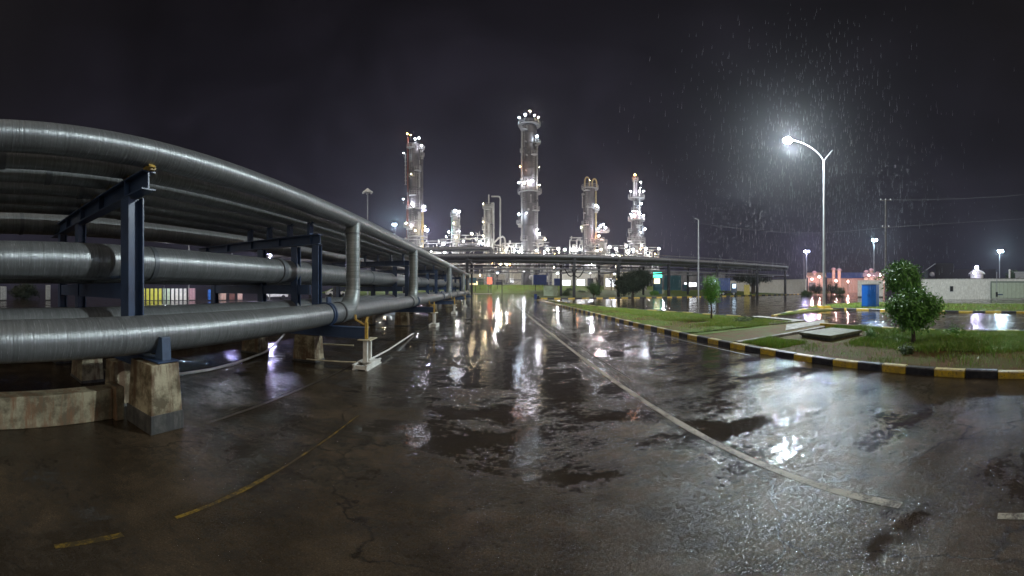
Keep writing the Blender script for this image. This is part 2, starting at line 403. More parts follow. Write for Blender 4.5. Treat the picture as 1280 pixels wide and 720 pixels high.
def kerb(pts, name, w=.17, h=.15, L=.6, flip=False):
    mb = MB(); col = 0 if not flip else 1
    for (x0, y0), (x1, y1) in zip(pts[:-1], pts[1:]):
        d = Vector((x1 - x0, y1 - y0)); tot = d.length; d.normalize(); n = Vector((-d.y, d.x)) * w / 2
        t = 0
        while t < tot - .05:
            l = min(L * rnd.uniform(.9, 1.12), tot - t)
            a = Vector((x0, y0)) + d * (t + .012); b = Vector((x0, y0)) + d * (t + l - .012)
            dz = rnd.uniform(-.014, .010); sh = rnd.uniform(-.06, .06); z = h + dz
            nn = n * (1 + sh); q = n * .80
            v = [(a.x - nn.x, a.y - nn.y, 0), (a.x + nn.x, a.y + nn.y, 0), (b.x + nn.x, b.y + nn.y, 0), (b.x - nn.x, b.y - nn.y, 0),
                 (a.x - q.x, a.y - q.y, z), (a.x + q.x, a.y + q.y, z), (b.x + q.x, b.y + q.y, z), (b.x - q.x, b.y - q.y, z),
                 (a.x - nn.x, a.y - nn.y, z - .022), (a.x + nn.x, a.y + nn.y, z - .022), (b.x + nn.x, b.y + nn.y, z - .022), (b.x - nn.x, b.y - nn.y, z - .022)]
            side = [(0, 1, 9, 8), (1, 2, 10, 9), (2, 3, 11, 10), (3, 0, 8, 11)]
            top = [(8, 9, 5, 4), (9, 10, 6, 5), (10, 11, 7, 6), (11, 8, 4, 7), (4, 5, 6, 7)]
            mb.add(v, side, col * 2); mb.add(v, top, col * 2 + 1)
            t += l; col = 1 - col
    o = struct(mb, name, [M['yellow'], M['kyellowtop'], M['kblack'], M['kblacktop']]); return o
KX = 6.1
kerb([(KX + .085, 47), (KX + .085, -14)], 'road_kerb', L=.56)
B_POLY = [(6.27, 9.5), (12.5, 9.7), (12.8, 14), (11.5, 19), (9.1, 26), (7.2, 42), (6.27, 46.8)]
kerb([(12.65, 14), (11.5, 19), (9.1, 26), (7.2, 42), (6.4, 46.9)], 'island_kerb', L=.9)
kerb([(12.1, 8.2), (12.0, -14)], 'island_kerb', L=.75, w=.2, h=.17)
kerb([(22.8, -40), (22.8, 13.2), (20.4, 15.6)], 'verge_kerb', L=.95, flip=True, h=.13)
kerb([(7.2, 51.5), (30, 51.2), (60, 53), (95, 60)], 'far_kerb', L=1.1, h=.17, w=.25)
kerb([(14.9, 13.6), (20.4, 15.6)], 'wedge_kerb', L=1.2, h=.08)

def sheet(poly, z, name, mat, res=.35, amp=.03, kind='structure', inset=.5):
    """bumpy soil sheet clipped to a polygon"""
    xs = [p[0] for p in poly]; ys = [p[1] for p in poly]
    mb = MB(); mb.prism(poly, 0.0, z * .6)
    import mathutils.noise as mn
    def inside(x, y):
        c = False; j = len(poly) - 1
        for i in range(len(poly)):
            xi, yi = poly[i]; xj, yj = poly[j]
            if (yi > y) != (yj > y) and x < (xj - xi) * (y - yi) / (yj - yi) + xi: c = not c
            j = i
        return c
    nx = int((max(xs) - min(xs)) / res) + 1; ny = int((max(ys) - min(ys)) / res) + 1
    idx = {}; V = []; F = []
    for i in range(nx + 1):
        for j in range(ny + 1):
            x = min(xs) + (max(xs) - min(xs)) * i / nx; y = min(ys) + (max(ys) - min(ys)) * j / ny
            idx[i, j] = len(V); zz = z + amp * mn.noise(Vector((x * .9, y * .9, 0))) + amp * .5 * mn.noise(Vector((x * 3, y * 3, 4)))
            V.append((x, y, zz))
    for i in range(nx):
        for j in range(ny):
            q = [idx[i, j], idx[i + 1, j], idx[i + 1, j + 1], idx[i, j + 1]]
            if all(inside(V[k][0], V[k][1]) for k in q): F.append(tuple(q))
    mb.add(V, F, 0, True)
    return struct(mb, name, mat, kind=kind), inside
A_POLY = [(6.27, -14), (11.9, -14), (11.95, 7.3), (6.27, 7.2)]
sheet(A_POLY, .11, 'island_ground', M['soil'])
sheet([(8.0, -14), (11.9, -14), (11.93, 4.4), (10.7, 4.5), (8.9, 4.1), (8.0, 2.4), (8.2, .2), (7.8, -2)], .128, 'island_turf', M['turf'])
sheet(B_POLY, .11, 'island_ground', M['lawn'], .5)
sheet([(15.0, 13.75), (22.7, 13.4), (20.5, 15.5)], .07, 'wedge_ground', M['lawn'])
sheet([(22.95, -40), (34, -40), (34, 14.2), (31, 19), (24.5, 17.5), (21.0, 15.7), (22.95, 13.3)], .10, 'verge_ground', M['lawn'], 1.0)
# concrete walk over the island
mb = MB(); mb.prism([(6.27, 7.5), (12.3, 7.9), (13.9, 9.0), (12.6, 9.65), (6.27, 9.3)], 0, .085)
struct(mb, 'island_path', M['soil'])
mb = MB(); mb.prism([(6.5, 7.28), (11.4, 7.5), (11.4, 7.68), (6.5, 7.42)], 0, .125)
mb.prism([(9.6, 8.1), (12.6, 8.3), (14.0, 9.3), (11.2, 9.4)], 0, .105)
mb.prism([(10.8, 9.9), (13.1, 9.75), (13.5, 13.3), (12.9, 13.4), (12.7, 10.2), (10.8, 10.2)], 0, .13)
struct(mb, 'concrete_path', M['slab'], .01)
mb = MB(); mb.prism([(34, -40), (36.2, -40), (36.2, 17), (34, 16)], 0, .06); struct(mb, 'pavement', M['slab'])
mb = MB(); mb.prism([(-6.5, 92), (-1.0, 92), (-.6, 104), (-9, 104)], 0, .05); struct(mb, 'pavement', M['slab'])

def terrain(x0, x1, y0, y1, zf, name, mat, nx=60, ny=30):
    V = []; F = []
    import mathutils.noise as mn
    for j in range(ny + 1):
        for i in range(nx + 1):
            x = x0 + (x1 - x0) * i / nx; y = y0 + (y1 - y0) * j / ny
            V.append((x, y, zf(x, y) + .06 * mn.noise(Vector((x * .3, y * .3, 1)))))
    for j in range(ny):
        for i in range(nx): a = j * (nx + 1) + i; F.append((a, a + 1, a + nx + 2, a + nx + 1))
    m = MB(); m.add(V, F, 0, True)
    return struct(m, name, mat)
def ss(a, b, x): t = min(1, max(0, (x - a) / (b - a))); return t * t * (3 - 2 * t)
terrain(-60, 75, 104, 128, lambda x, y: -.1 + .35 * ss(104, 106, y) + 2.6 * ss(105, 122, y), 'grass_bank', M['lawnfar'])
terrain(7.5, 66, 51.8, 84, lambda x, y: .14 + .9 * ss(62, 84, y), 'rack_lawn', M['lawnfar'])
terrain(66, 150, 62, 100, lambda x, y: .12 + 1.0 * ss(62, 95, y), 'rack_lawn', M['lawnfar'])

# grass blades on the island
def blades(name, n, region, hmin, hmax, mats, seed, wid=.006, z=.10, drymix=.2):
    r = np.random.default_rng(seed)
    import mathutils.noise as mn
    V = []; F = []; MI = []
    cnt = 0; tries = 0
    while cnt < n and tries < n * 6:
        tries += 1
        x = r.uniform(region[0], region[1]); y = r.uniform(region[2], region[3])
        w = region[4](x, y)
        if r.random() > w: continue
        h = r.uniform(hmin, hmax) * (.6 + .7 * max(0, mn.noise(Vector((x * 1.1, y * 1.1, 9))) + .5))
        a = r.uniform(0, 2 * pi); lean = r.uniform(.1, .7) * h; b = r.uniform(0, 2 * pi)
        dx, dy = cos(a) * wid, sin(a) * wid; lx, ly = cos(b) * lean, sin(b) * lean
        o = len(V)
        V += [(x - dx, y - dy, z), (x + dx, y + dy, z), (x + dx * .7 + lx * .35, y + dy * .7 + ly * .35, z + h * .6),
              (x - dx * .7 + lx * .35, y - dy * .7 + ly * .35, z + h * .6), (x + lx, y + ly, z + h * .92)]
        F += [(o, o + 1, o + 2, o + 3), (o + 3, o + 2, o + 4)]; mi = 1 if r.random() < drymix else 0
        MI += [mi, mi]; cnt += 1
    me = bpy.data.meshes.new(name); me.from_pydata(V, [], F)
    for m in mats: me.materials.append(m)
    me.polygons.foreach_set('material_index', MI); me.update()
    o = bpy.data.objects.new(name, me); C.objects.link(o); o['kind'] = 'stuff'
    return o
import mathutils.noise as mnz
def wA(x, y):
    e = x - (7.75 + .45 * mnz.noise(Vector((x * .7, y * .7, 3))) + .5 * max(0, (y - 4.2)))
    pt = mnz.noise(Vector((x * 1.3, y * 1.3, 5))); base = 0 if e < 0 else min(1, .15 + e * 1.2) * (1.0 if pt > -.12 else .25)
    if 7.7 < x < 10.8 and 4.7 < y < 7.1: return 0
    strip = 1.0 if (6.5 < x < 8.4 and y > 5.7) else (.10 if pt > .1 else .02)
    return max(base, strip)
blades('grass', 52000, (6.35, 11.85, -1.5, 7.1, wA), .07, .17, [M['blade'], M['bladedry']], 3, wid=.006)
def wB(x, y):
    lim = 12.2 - max(0, y - 14) * .27
    if x > lim: return 0
    n = mnz.noise(Vector((x * .35, y * .35, 7)))
    return (1.0 if x > 8.2 + n * 1.6 else .06) * (1.0 if n > -.25 else .2)
blades('grass', 30000, (6.4, 12.4, 9.8, 38, wB), .05, .13, [M['blade'], M['bladedry']], 5, wid=.009, drymix=.4)
blades('grass', 9000, (23.1, 33.8, -8, 17, lambda x, y: 1.0), .06, .18, [M['blade'], M['bladedry']], 8, wid=.02, z=.08)

# ------------------------------------------------------------------ pipe rack on the left
FR = [2.1, 6.6, 14.5, 22.0, 30.0, 38.0]
def run_pipe(x, z, r, y0, y1, label, group, rings=(), jog=None, n=28, endbend=True, mat='pipe'):
    t = thing('pipe', label, 'pipe', (x, 0, z), group)
    m = MB(); pts = [(x, y0, z)]
    y = y0
    while y < y1 - 1.0: y += 1.0; pts.append((x, y, z + .006 * sin(y * .9)))
    pts += arc((x, y1 + .8, z), (0, 1, 0), (0, 0, -1), .8, 8) if endbend else [(x, y1, z)]
    if endbend: pts += [(x, y1 + .8, .02)]
    m.tube(pts, r, n, caps=True)
    m.build('cladding', M[mat], t)
    for yy in rings:
        c = MB(); c.tube([(x, yy - .04, z), (x, yy + .04, z)], r + .012, n); c.build('seam_band', M['collar'], t)
    return t
sm = [y for y in np.arange(-9.2, 46, 2.9)]
LOW = (-3.5, 1.13, .235); TOP = (-3.5, 3.42, .195); MID = (-4.62, 2.09, .27)
tp = run_pipe(*TOP, -14, 44, 'long silver pipe on the outer top edge of the rack, risers hang from it', 'top pipes of the near rack', [])
lp = run_pipe(*LOW, -14, 44, 'thick silver pipe lowest and closest to the road, just above concrete piers', 'low pipes of the near rack', [])
mp_ = run_pipe(*MID, -14, 44, 'thick silver pipe at mid height behind the near navy post', 'middle pipes of the near rack', [-2.1, 2.75, 11.6, 19.7])
c = MB(); c.tube([(MID[0], 6.0, MID[2 - 1]), (MID[0], 6.14, MID[1])], MID[2] + .03, 28); c.build('flange', M['collar'], mp_)
for i, (x, r) in enumerate(((-4.05, .13), (-4.62, .17), (-5.25, .16), (-5.9, .17), (-6.6, .18))):
    run_pipe(x, 3.225 + r, r, -14, 44, '%s of five thinner top pipes counted inward from the road edge' % ORD[i + 0].replace('nearest', 'first'), 'top pipes of the near rack', [0.4 + i * .7, 9 + i])
for i, (x, z, r) in enumerate(((-5.6, 1.97, .2), (-6.5, 2.0, .2))):
    run_pipe(x, z, r, -14, 44, ['thinner mid-height pipe just behind the thick middle pipe', 'rearmost mid-height pipe deep inside the rack'][i], 'middle pipes of the near rack')
run_pipe(-7.7, 3.22, .26, -14, 44, 'large pipe along the far back side of the rack at upper level', 'top pipes of the near rack', [1.2, 8.8, 17])
for i, (x, z, r) in enumerate(((-4.6, 1.16, .25), (-5.7, 1.05, .16), (-6.6, 1.1, .2))):
    run_pipe(x, z, r, -14, 44, ['low dark pipe right behind the thick roadside one', 'thin low pipe in the middle of the bottom row', 'low pipe at the back of the bottom row'][i], 'low pipes of the near rack')
# risers
for i, (yy, r) in enumerate(((7.75, .18), (14.15, .19), (25.6, .2), (37.3, .21))):
    x = -3.5
    t = thing('riser_pipe', '%s riser pipe dropping from the top pipe to the low pipe' % ORD[i], 'pipe', (x, yy, 0), 'risers along the near rack')
    m = MB(); xx = x + .012
    pts = [(xx, yy, TOP[1] - .05), (xx, yy, 2.4), (xx, yy, 2.0)] + arc((xx, yy, LOW[1]), (0, 0, -1), (0, -1, 0), .62, 9)[0:] + [(xx, yy - .85, LOW[1])]
    rad = [r] * 3 + [r + (LOW[2] + .012 - r) * (k / 9) for k in range(10)] + [LOW[2] + .012]
    m.tube(pts, r, 28, radii=rad, caps=False); m.build('riser_cladding', M['pipe_v'], t)
    for zz in (1.66, 3.08):
        c = MB(); c.tube([(xx, yy, zz - .02), (xx, yy, zz + .02)], r + .012, 28); c.build('seam_band', M['collar'], t)
    c = MB(); c.tube([(xx, yy - .86, LOW[1]), (xx, yy - .82, LOW[1])], LOW[2] + .022, 28); c.build('seam_band', M['collar'], t)

def hbeam_v(mb, x, y, z0, z1, w=.24, t=.02):
    mb.box(x - w / 2, x + w / 2, y - w / 2, y - w / 2 + t, z0, z1); mb.box(x - w / 2, x + w / 2, y + w / 2 - t, y + w / 2, z0, z1)
    mb.box(x - t / 2, x + t / 2, y - w / 2 + t, y + w / 2 - t, z0, z1)
def hbeam_x(mb, x0, x1, y, z0, z1, w=.2, t=.018):
    mb.box(x0, x1, y - w / 2, y + w / 2, z0, z0 + t); mb.box(x0, x1, y - w / 2, y + w / 2, z1 - t, z1)
    mb.box(x0, x1, y - .01, y + .01, z0 + t, z1 - t)
def frame(y, i, outrig):
    t = thing('pipe_rack_frame', '%s navy steel frame carrying the roadside pipe rack' % ORD[i], 'steel frame', (-4.5, y, 0), 'navy frames of the near rack')
    z0b, z1b = (2.94, 3.2) if not outrig else (2.70, 2.93)
    for x in ((-3.95, -6.05, -7.3) if not outrig else (-3.87, -4.45, -5.5, -7.3)):
        m = MB(); hbeam_v(m, x, y, .86, z0b - .02, .23 if (x > -4 and not outrig) else .17)
        m.build('post', M['navy'], t)
    m = MB(); hbeam_x(m, -8.0, -3.52 if not outrig else -3.78, y, z0b, z1b, .2)
    for x in np.arange(-7.6, -3.5, .9): m.box(x - .006, x + .006, y - .095, y + .095, z0b + .02, z1b - .02)
    m.build('top_beam', M['navy'], t)
    m = MB(); m.box(-7.22, -4.08, y - .06, y + .06, 1.55, 1.77); m.build('middle_beam', M['navy'], t)
    m = MB(); hbeam_x(m, -7.5, -2.62 if outrig else -3.3, y, .62 if outrig else .70, .86, .2)
    m.box(-7.5, -2.63 if outrig else -3.3, y + .07, y + .085, .64 if outrig else .72, .84)
    m.box(-7.5, -2.63 if outrig else -3.3, y - .085, y - .07, .64 if outrig else .72, .84)
    m.build('lower_beam', M['navy'], t)
    for x in ((-3.5, -4.05, -4.62, -5.25, -5.9) if not outrig else (-4.05, -4.62, -5.25, -5.9)):
        m = MB(); m.box(x - .035, x + .035, y - .07, y + .07, 3.2 if not outrig else 3.17, 3.235)
        m.add([(x + .06, y - .06, 3.2), (x + .12, y - .06, 3.2), (x + .08, y - .06, 3.25), (x + .06, y + .02, 3.2), (x + .12, y + .02, 3.2), (x + .08, y + .02, 3.25)],
              [(0, 1, 2), (3, 5, 4), (0, 3, 4, 1), (1, 4, 5, 2), (2, 5, 3, 0)])
        m.build('pipe_shoe', M['ochre' if not outrig else 'navy'], t)
    if outrig:
        for x in (-4.05, -4.62, -5.25, -5.9):
            m = MB(); m.box(x - .035, x + .035, y - .08, y + .08, z1b + .002, 3.168); m.build('pedestal', M['navy'], t)
    # ring clamp round the low pipe and its upright lug
    if outrig:
        m = MB()
        for k in (-.07, .03):
            m.tube([(LOW[0], y - .25 + k, LOW[1]), (LOW[0], y - .2 + k, LOW[1])], LOW[2] + .03, 28)
        m.box(-3.47, -3.43, y - .29, y - .13, LOW[1] + LOW[2] - .01, LOW[1] + LOW[2] + .14)
        m.build('pipe_clamp', M['navy'], t)
    else:
        for dx in (0,):
            m = MB()
            m.add([(-3.36, y - .02, .86), (-3.18, y - .02, .86), (-3.20, y - .02, 1.13), (-3.26, y - .02, 1.13),
                   (-3.36, y + .10, .86), (-3.18, y + .10, .86), (-3.20, y + .10, 1.13), (-3.26, y + .10, 1.13)],
                  [(0, 1, 2, 3), (7, 6, 5, 4), (0, 4, 5, 1), (1, 5, 6, 2), (2, 6, 7, 3), (3, 7, 4, 0)])
            m.build('saddle_plate', M['bluelite'], t, .004)
        m = MB(); m.box(-3.44, -3.12, y - .12, y + .16, .845, .862); m.build('base_plate', M['navy'], t)
        m = MB(); m.tube([(-4.3, y - .13, 1.85), (-4.08, y - .13, 1.85)], .022, 8); m.build('stud', M['bluelite'], t)
    return t
for i, y in enumerate(FR): frame(y, i, i > 0)
frame(-5.5, 6, False)['label'] = 'navy rack frame beside the left edge, hidden mostly under the pipes'

def pier(x, y, i, top=.84, w=.55, d=.42, tag_='', dark=.24):
    t = thing('concrete_pier', tag_, 'concrete pier', (x, y, 0), 'concrete piers under the near rack')
    m = MB(); a, b = w / 2, d / 2
    def fr(z0, z1, s0, s1):
        return [(x - a * s0, y - b * s0, z0), (x + a * s0, y - b * s0, z0), (x + a * s0, y + b * s0, z0), (x - a * s0, y + b * s0, z0),
                (x - a * s1, y - b * s1, z1), (x + a * s1, y - b * s1, z1), (x + a * s1, y + b * s1, z1), (x - a * s1, y + b * s1, z1)]
    F = [(3, 2, 1, 0), (4, 5, 6, 7), (0, 1, 5, 4), (1, 2, 6, 5), (2, 3, 7, 6), (3, 0, 4, 7)]
    m.add(fr(dark - .01, top - .012, 1.0, .88), F); m.build('block', M['concrete'], t, .012)
    m = MB(); m.add(fr(0, dark, 1.05, 1.035), F); m.build('plinth', M['concrete_dark'], t, .008)
    return t
pier(-3.36, 2.08, 0, .845, tag_='stained concrete pier nearest the camera with dark damp plinth')
for i, y in enumerate(FR[1:]):
    pier(-4.1, y, i, .625, .6, .42, tag_='%s outer concrete pier along the rack, under a navy beam' % ORD[i + 1], dark=.05)
for i, y in enumerate(FR):
    pier(-5.75, y + .02, i, .695 if i == 0 else .62, .6, .42, tag_='%s inner concrete pier in the shade under the rack' % ORD[i], dark=.05)
pier(-4.25, 2.06, 0, .69, .3, .36, tag_='narrow pale concrete stub joined behind the nearest pier', dark=.05)
pier(-7.3, 2.1, 0, .69, .4, .42, tag_='rear concrete pier behind the curb, deepest under the rack', dark=.05)
# low concrete wall left of the pier
m = MB(); m.box(-3.98, -3.74, -14, 1.72, 0, .42); m.box(-3.99, -3.66, 1.72, 1.84, 0, .455)
tag(m.build('concrete_wall', M['concrete_low'], None, .015, base=(-3.86, 0, 0)), 'low stained concrete kerb wall running left from the nearest pier', 'low wall')
m = MB(); m.box(-7.6, -7.4, -14, 40, 0, .3)
tag(m.build('concrete_wall', M['concrete_low'], None, .01, base=(-7.5, 0, 0)), 'second low concrete wall along the back of the rack', 'low wall')
# drain edging strip on the road beside the piers
mb = MB(); mb.add(*strip(-3.0, 2.6, -2.75, 40, .05, .006)); struct(mb, 'edge_line', M['line_old'])

# white twin-post stands at the beam ends
def stand(y, i):
    x = -2.64
    t = thing('beam_stand', '%s white twin-post stand propping the end of a navy beam' % ORD[i], 'stand', (x, y, 0), 'white stands along the rack edge')
    for dy in (-.10, .12):
        m = MB(); m.box(x - .05, x + .045, y + dy - .035, y + dy + .035, .06, .60); m.build('post', M['white'], t, .006)
    m = MB(); m.box(x - .14, x + .14, y - .22, y + .24, .595, .617); m.build('head_plate', M['cream'], t, .004)
    m = MB()
    # channel-section foot rails
    for xs in (-.17, .12):
        m.box(x + xs, x + xs + .05, y - .42, y + .42, .0, .02); m.box(x + xs, x + xs + .05, y - .42, y + .42, .10, .12)
        m.box(x + xs + .018, x + xs + .03, y - .42, y + .42, .02, .10)
    for ys in (-.40, 0, .36): m.box(x - .12, x + .12, y + ys, y + ys + .04, .02, .10)
    m.box(x - .16, x + .16, y - .18, y + .2, .12, .135)
    m.build('foot_rails', M['white'], t)
    m = MB(); m.bar((x + .02, y - .1, .617), (x + .02, y - .1, .98), .06, .05); m.bar((x - .02, y - .13, .93), (x - .2, y - .18, 1.04), .04, .03)
    m.bar((x - .19, y - .18, 1.03), (x - .2, y - .18, 1.14), .035); m.bar((x + .01, y - .1, .97), (x + .01, y - .02, 1.08), .04)
    m.build('bracket', M['ochre'], t)
for i, y in enumerate(FR[1:5]): stand(y + .02, i)
m = MB(); m.tube([(-2.58, 6.55, .16), (-2.62, 8, .13), (-2.9, 11.6, .05), (-2.92, 11.8, .03)], .022, 8)
tag(m.build('guide_rail', M['white'], None, base=(-2.6, 6.6, 0)), 'thin white rail running back along the wet road from the nearest stand', 'rail')
m = MB(); m.tube([(-3.9, 6.2, .12), (-3.2, 6.45, .09), (-2.85, 6.5, .10)], .016, 8)
tag(m.build('guide_rail', M['cream'], None, base=(-3.3, 6.5, 0)), 'thin pale bar on the ground reaching from pier to the nearest white stand', 'rail')
m = MB(); m.tube([(-4.0, 7.1, .32), (-3.2, 7.15, .34)], .02, 8)
tag(m.build('guide_rail', M['cream'], None, base=(-3.6, 7.1, .3)), 'short pale bar at knee height behind the second outer pier', 'rail')
m = MB()
hp = [(-4.86, 2.2, .42), (-4.9, 3.0, .2), (-4.95, 3.65, .09), (-5.0, 4.4, .05), (-5.05, 5.2, .05), (-5.3, 6.5, .08), (-5.6, 7.4, .2), (-5.8, 8.0, .34)]
m.tube(hp, .026, 8)
tag(m.build('cable', M['white'], None, base=(-5, 4, 0)), 'pale curved hose lying under the rack beyond the nearest pier', 'hose')

# ------------------------------------------------------------------ transverse rack across the road
RY = [54, 56, 58, 60, 62, 64, 66]
for i, y in enumerate(RY):
    m = MB(); r = (.34, .26, .3, .22, .3, .26, .34)[i]
    pts = [(-75 + k * 5, y, 6.62 + r) for k in range(28)] + [(64.8, y, 6.62 + r)]
    m.tube(pts, r, 16)
    tag(m.build('pipe', M['pipe_x'], None, base=(0, y, 6.6)), '%s pipe in the elevated deck crossing over the road' % ORD[i].replace('nearest', 'frontmost'), 'pipe', 'pipes on the overhead crossing rack')
for i, (y, z, r, x1, lb) in enumerate(((54.6, 4.85, .12, 66, 'thin pipe slung low under the front of the crossing rack'), (63.5, 4.7, .10, 70, 'thin pipe slung low under the rear of the crossing rack'))):
    m = MB(); m.tube([(-75 + k * 10, y, z) for k in range(15)] + [(x1, y, z + (.3 if i else 0))], r, 10)
    tag(m.build('pipe', M['pipe_x'], None, base=(0, y, z)), lb, 'pipe', 'low pipes of the crossing rack')
m = MB(); m.tube([(-75, 68, 9.75), (-20, 68, 9.75), (-1.2, 68, 9.75)] + arc((-.6, 68, 9.75), (1, 0, 0), (0, 0, -1), .6) + [(-.6, 68, 7.3)], .42, 16)
tag(m.build('pipe', M['pipe_x'], None, base=(-20, 68, 9)), 'raised dark pipe above the crossing rack ending in a bend left of the tall tower', 'pipe')
m = MB(); m.tube([(-75, 53.6, 7.62), (64, 53.6, 7.62)], .07, 8)
tag(m.build('handrail', M['pipe_x'], None, base=(0, 53.6, 7.6)), 'slim rail line along the front top of the crossing rack', 'rail')
FX = [-40, -28, -18, -11, -4.4, 13.1, 21, 31, 42.4, 54, 63.9]
for i, x in enumerate(FX):
    t = thing('crossing_rack_frame', '%s dark frame of the crossing rack counted from its left end' % ORD[i].replace('nearest', 'first'), 'steel frame', (x, 60, 0), 'frames of the crossing rack')
    for y, w in ((54, .42), (65, .36)):
        m = MB(); hbeam_v(m, x, y, .0, 6.4, w, .05); m.build('post', M['blacksteel'], t)
    m = MB(); m.box(x - .18, x + .18, 53.3, 66.6, 6.25, 6.6); m.build('cross_beam', M['blacksteel'], t)
    m = MB(); m.box(x - .1, x + .1, 54.2, 64.8, 4.4, 4.65); m.build('lower_beam', M['blacksteel'], t)
for y, lb in ((53.55, 'front'), (66.45, 'rear')):
    m = MB(); m.box(-75, 64.4, y - .08, y + .08, 6.0, 6.24)
    tag(m.build('long_beam', M['blacksteel'], None, base=(0, y, 6)), 'long dark %s edge beam tying the crossing rack frames' % lb, 'beam')
for i, x0 in enumerate((11.4, 12.6)):
    m = MB(); pts = [(x0 + .35 * k, 53.6, 4.9 - 1.3 * sin(pi * k / 6) - .15 * i) for k in range(7)]
    m.tube(pts, .09, 8); tag(m.build('cable', M['rubber'], None, base=(x0, 53.6, 4.5)), ['black hose loop hanging left of the twin posts', 'black hose loop hanging right of the twin posts'][i], 'hose')

# ------------------------------------------------------------------ lamps
def bulb(c, r, mat, parent, name='lamp'):
    if mat in ('L_white', 'L_cool', 'L_warm', 'L_orange'): r *= .6
    m = MB(); m.sphere(c, r, 4); return m.build(name, M[mat], parent)

# ------------------------------------------------------------------ towers
def ring_platform(mb, cx, cy, z, r0, r1, n=20, rail=1.3):
    for k in range(n):
        a0 = 2 * pi * k / n; a1 = 2 * pi * (k + 1) / n
        p = [(cx + r * cos(a), cy + r * sin(a)) for a, r in ((a0, r0), (a1, r0), (a1, r1), (a0, r1))]
        mb.prism(p, z - .25, z)
        for h in (.55, 1.1):
            mb.bar((p[3][0], p[3][1], z + h * rail), (p[2][0], p[2][1], z + h * rail), .1)
        mb.bar((p[3][0], p[3][1], z), (p[3][0], p[3][1], z + 1.1 * rail), .1)
def tower(px, r, wpx, ytop, label, mat, bands=(), plats=(), lamps=(), pipes=(), wtop=None, split=None, name='distillation_column', cat='tower', dome=True, zbase=0):
    cx, cy = D(px, r); R_ = W(wpx, r) / 2; zt = Z(ytop, r)
    t = thing(name, label, cat, (cx, cy, 0), 'towers of the lit plant')
    m = MB(); zs = Z(split, r) if split else 0
    n = 28
    if split:
        m.tube([(cx, cy, 0), (cx, cy, zs)], R_ * 1.07, n); m.tube([(cx, cy, zs), (cx, cy, zt)], (W(wtop, r) / 2) if wtop else R_, n)
    else: m.tube([(cx, cy, 0), (cx, cy, zt)], R_, n)
    rt = (W(wtop, r) / 2) if (wtop and split) else R_
    if dome: m.sphere((cx, cy, zt), rt * .995, 8, sz=.45)
    m.build('shell', M[mat], t)
    for yb in bands:
        z = Z(yb, r); rr = rt if z > zs else R_ * 1.07
        m = MB(); m.tube([(cx, cy, z - .2), (cx, cy, z + .2)], rr + .16, n); m.build('band', M['shelldark'], t)
    ux, uy = cos(az(px)), -sin(az(px))   # sideways as seen from the road
    vx, vy = -sin(az(px)), -cos(az(px))  # towards the road
    for (yp, xo, wp, k) in plats:
        z = Z(yp, r); pcx = cx + ux * W(xo, r); pcy = cy + uy * W(xo, r); rr = W(wp, r) / 2
        if k == 'box':
            pcx += vx * R_ * .6; pcy += vy * R_ * .6
        m = MB(); ring_platform(m, pcx, pcy, z, max(.05, min(R_, rr) * (.9 if k == 'ring' else .1)), rr, 18 if k == 'ring' else 10)
        if k == 'box': m.bar((pcx, pcy, z - 1.4), (pcx, pcy, z - .2), rr * .9)
        m.build('platform', M['steelpale'], t)
    TR = random.Random(int(px * 10))
    for k in range(int(zt / 3.2)):        # manways, nozzles and short branch lines
        a_ = -az(px) - pi / 2 + TR.uniform(-1.25, 1.25); z = TR.uniform(.2, .95) * zt; rr = rt if z > zs else R_ * 1.07
        x0, y0_ = cx + cos(a_) * rr * .95, cy + sin(a_) * rr * .95; x1, y1_ = cx + cos(a_) * (rr + .9), cy + sin(a_) * (rr + .9)
        m = MB(); q_ = TR.uniform(.18, .42); m.tube([(x0, y0_, z), (x1, y1_, z)], q_, 8); m.tube([(x1, y1_, z), (x1 + cos(a_) * .15, y1_ + sin(a_) * .15, z)], q_ * 1.5, 8)
        if TR.random() < .5: m.tube([(x1, y1_, z), (x1, y1_, z - TR.uniform(2, 7))], q_ * .6, 6)
        m.build('nozzle', M[TR.choice(['shelldark', 'steelpale', 'shell'])], t)
    for k in range(5):                      # ladder runs stepping from side to side
        z0 = zt * (.12 + .17 * k); z1 = zt * (.12 + .17 * (k + 1)); sd_ = (-1, 1)[k % 2] * TR.uniform(.3, .8)
        x = cx + ux * R_ * sd_ + vx * R_ * .95; y = cy + uy * R_ * sd_ + vy * R_ * .95; m = MB()
        for dx_ in (-.35, .35): m.bar((x + ux * dx_, y + uy * dx_, z0), (x + ux * dx_, y + uy * dx_, z1), .1)
        zz = z0
        while zz < z1: m.bar((x - ux * .35, y - uy * .35, zz), (x + ux * .35, y + uy * .35, zz), .09); zz += .9
        m.build('ladder', M['steelpale'], t)
        m = MB(); ring_platform(m, x, y, z1, .1, 1.5, 8); m.build('landing', M['steelpale'], t)
    for (xo, y0, y1, rr, mt) in pipes:
        x = cx + ux * W(xo, r) + vx * R_ * .55; y = cy + uy * W(xo, r) + vy * R_ * .55
        m = MB(); m.tube([(x, y, Z(y0, r) if y0 else 0), (x, y, Z(y1, r))], rr, 10)
        if mt == 'steelred' or mt == 'steelpale':   # ladder cage hoops
            z = Z(y0, r) if y0 else 2
            while z < Z(y1, r): m.bar((x - .45, y, z), (x + .45, y, z), .14); z += 1.7
        m.build('side_pipe', M[mt], t)
    for (lx, ly, lr, lm) in lamps:
        xo = lx - px
        c = (cx + ux * W(xo, r) + vx * (R_ + 1.0), cy + uy * W(xo, r) + vy * (R_ + 1.0), Z(ly, r))
        bulb(c, lr, lm, t)
        m = MB(); m.bar((c[0], c[1], c[2] - lr), (c[0] - vx * 1.0, c[1] - vy * 1.0, c[2] - 1.6), .12); m.build('lamp_bracket', M['steelpale'], t)
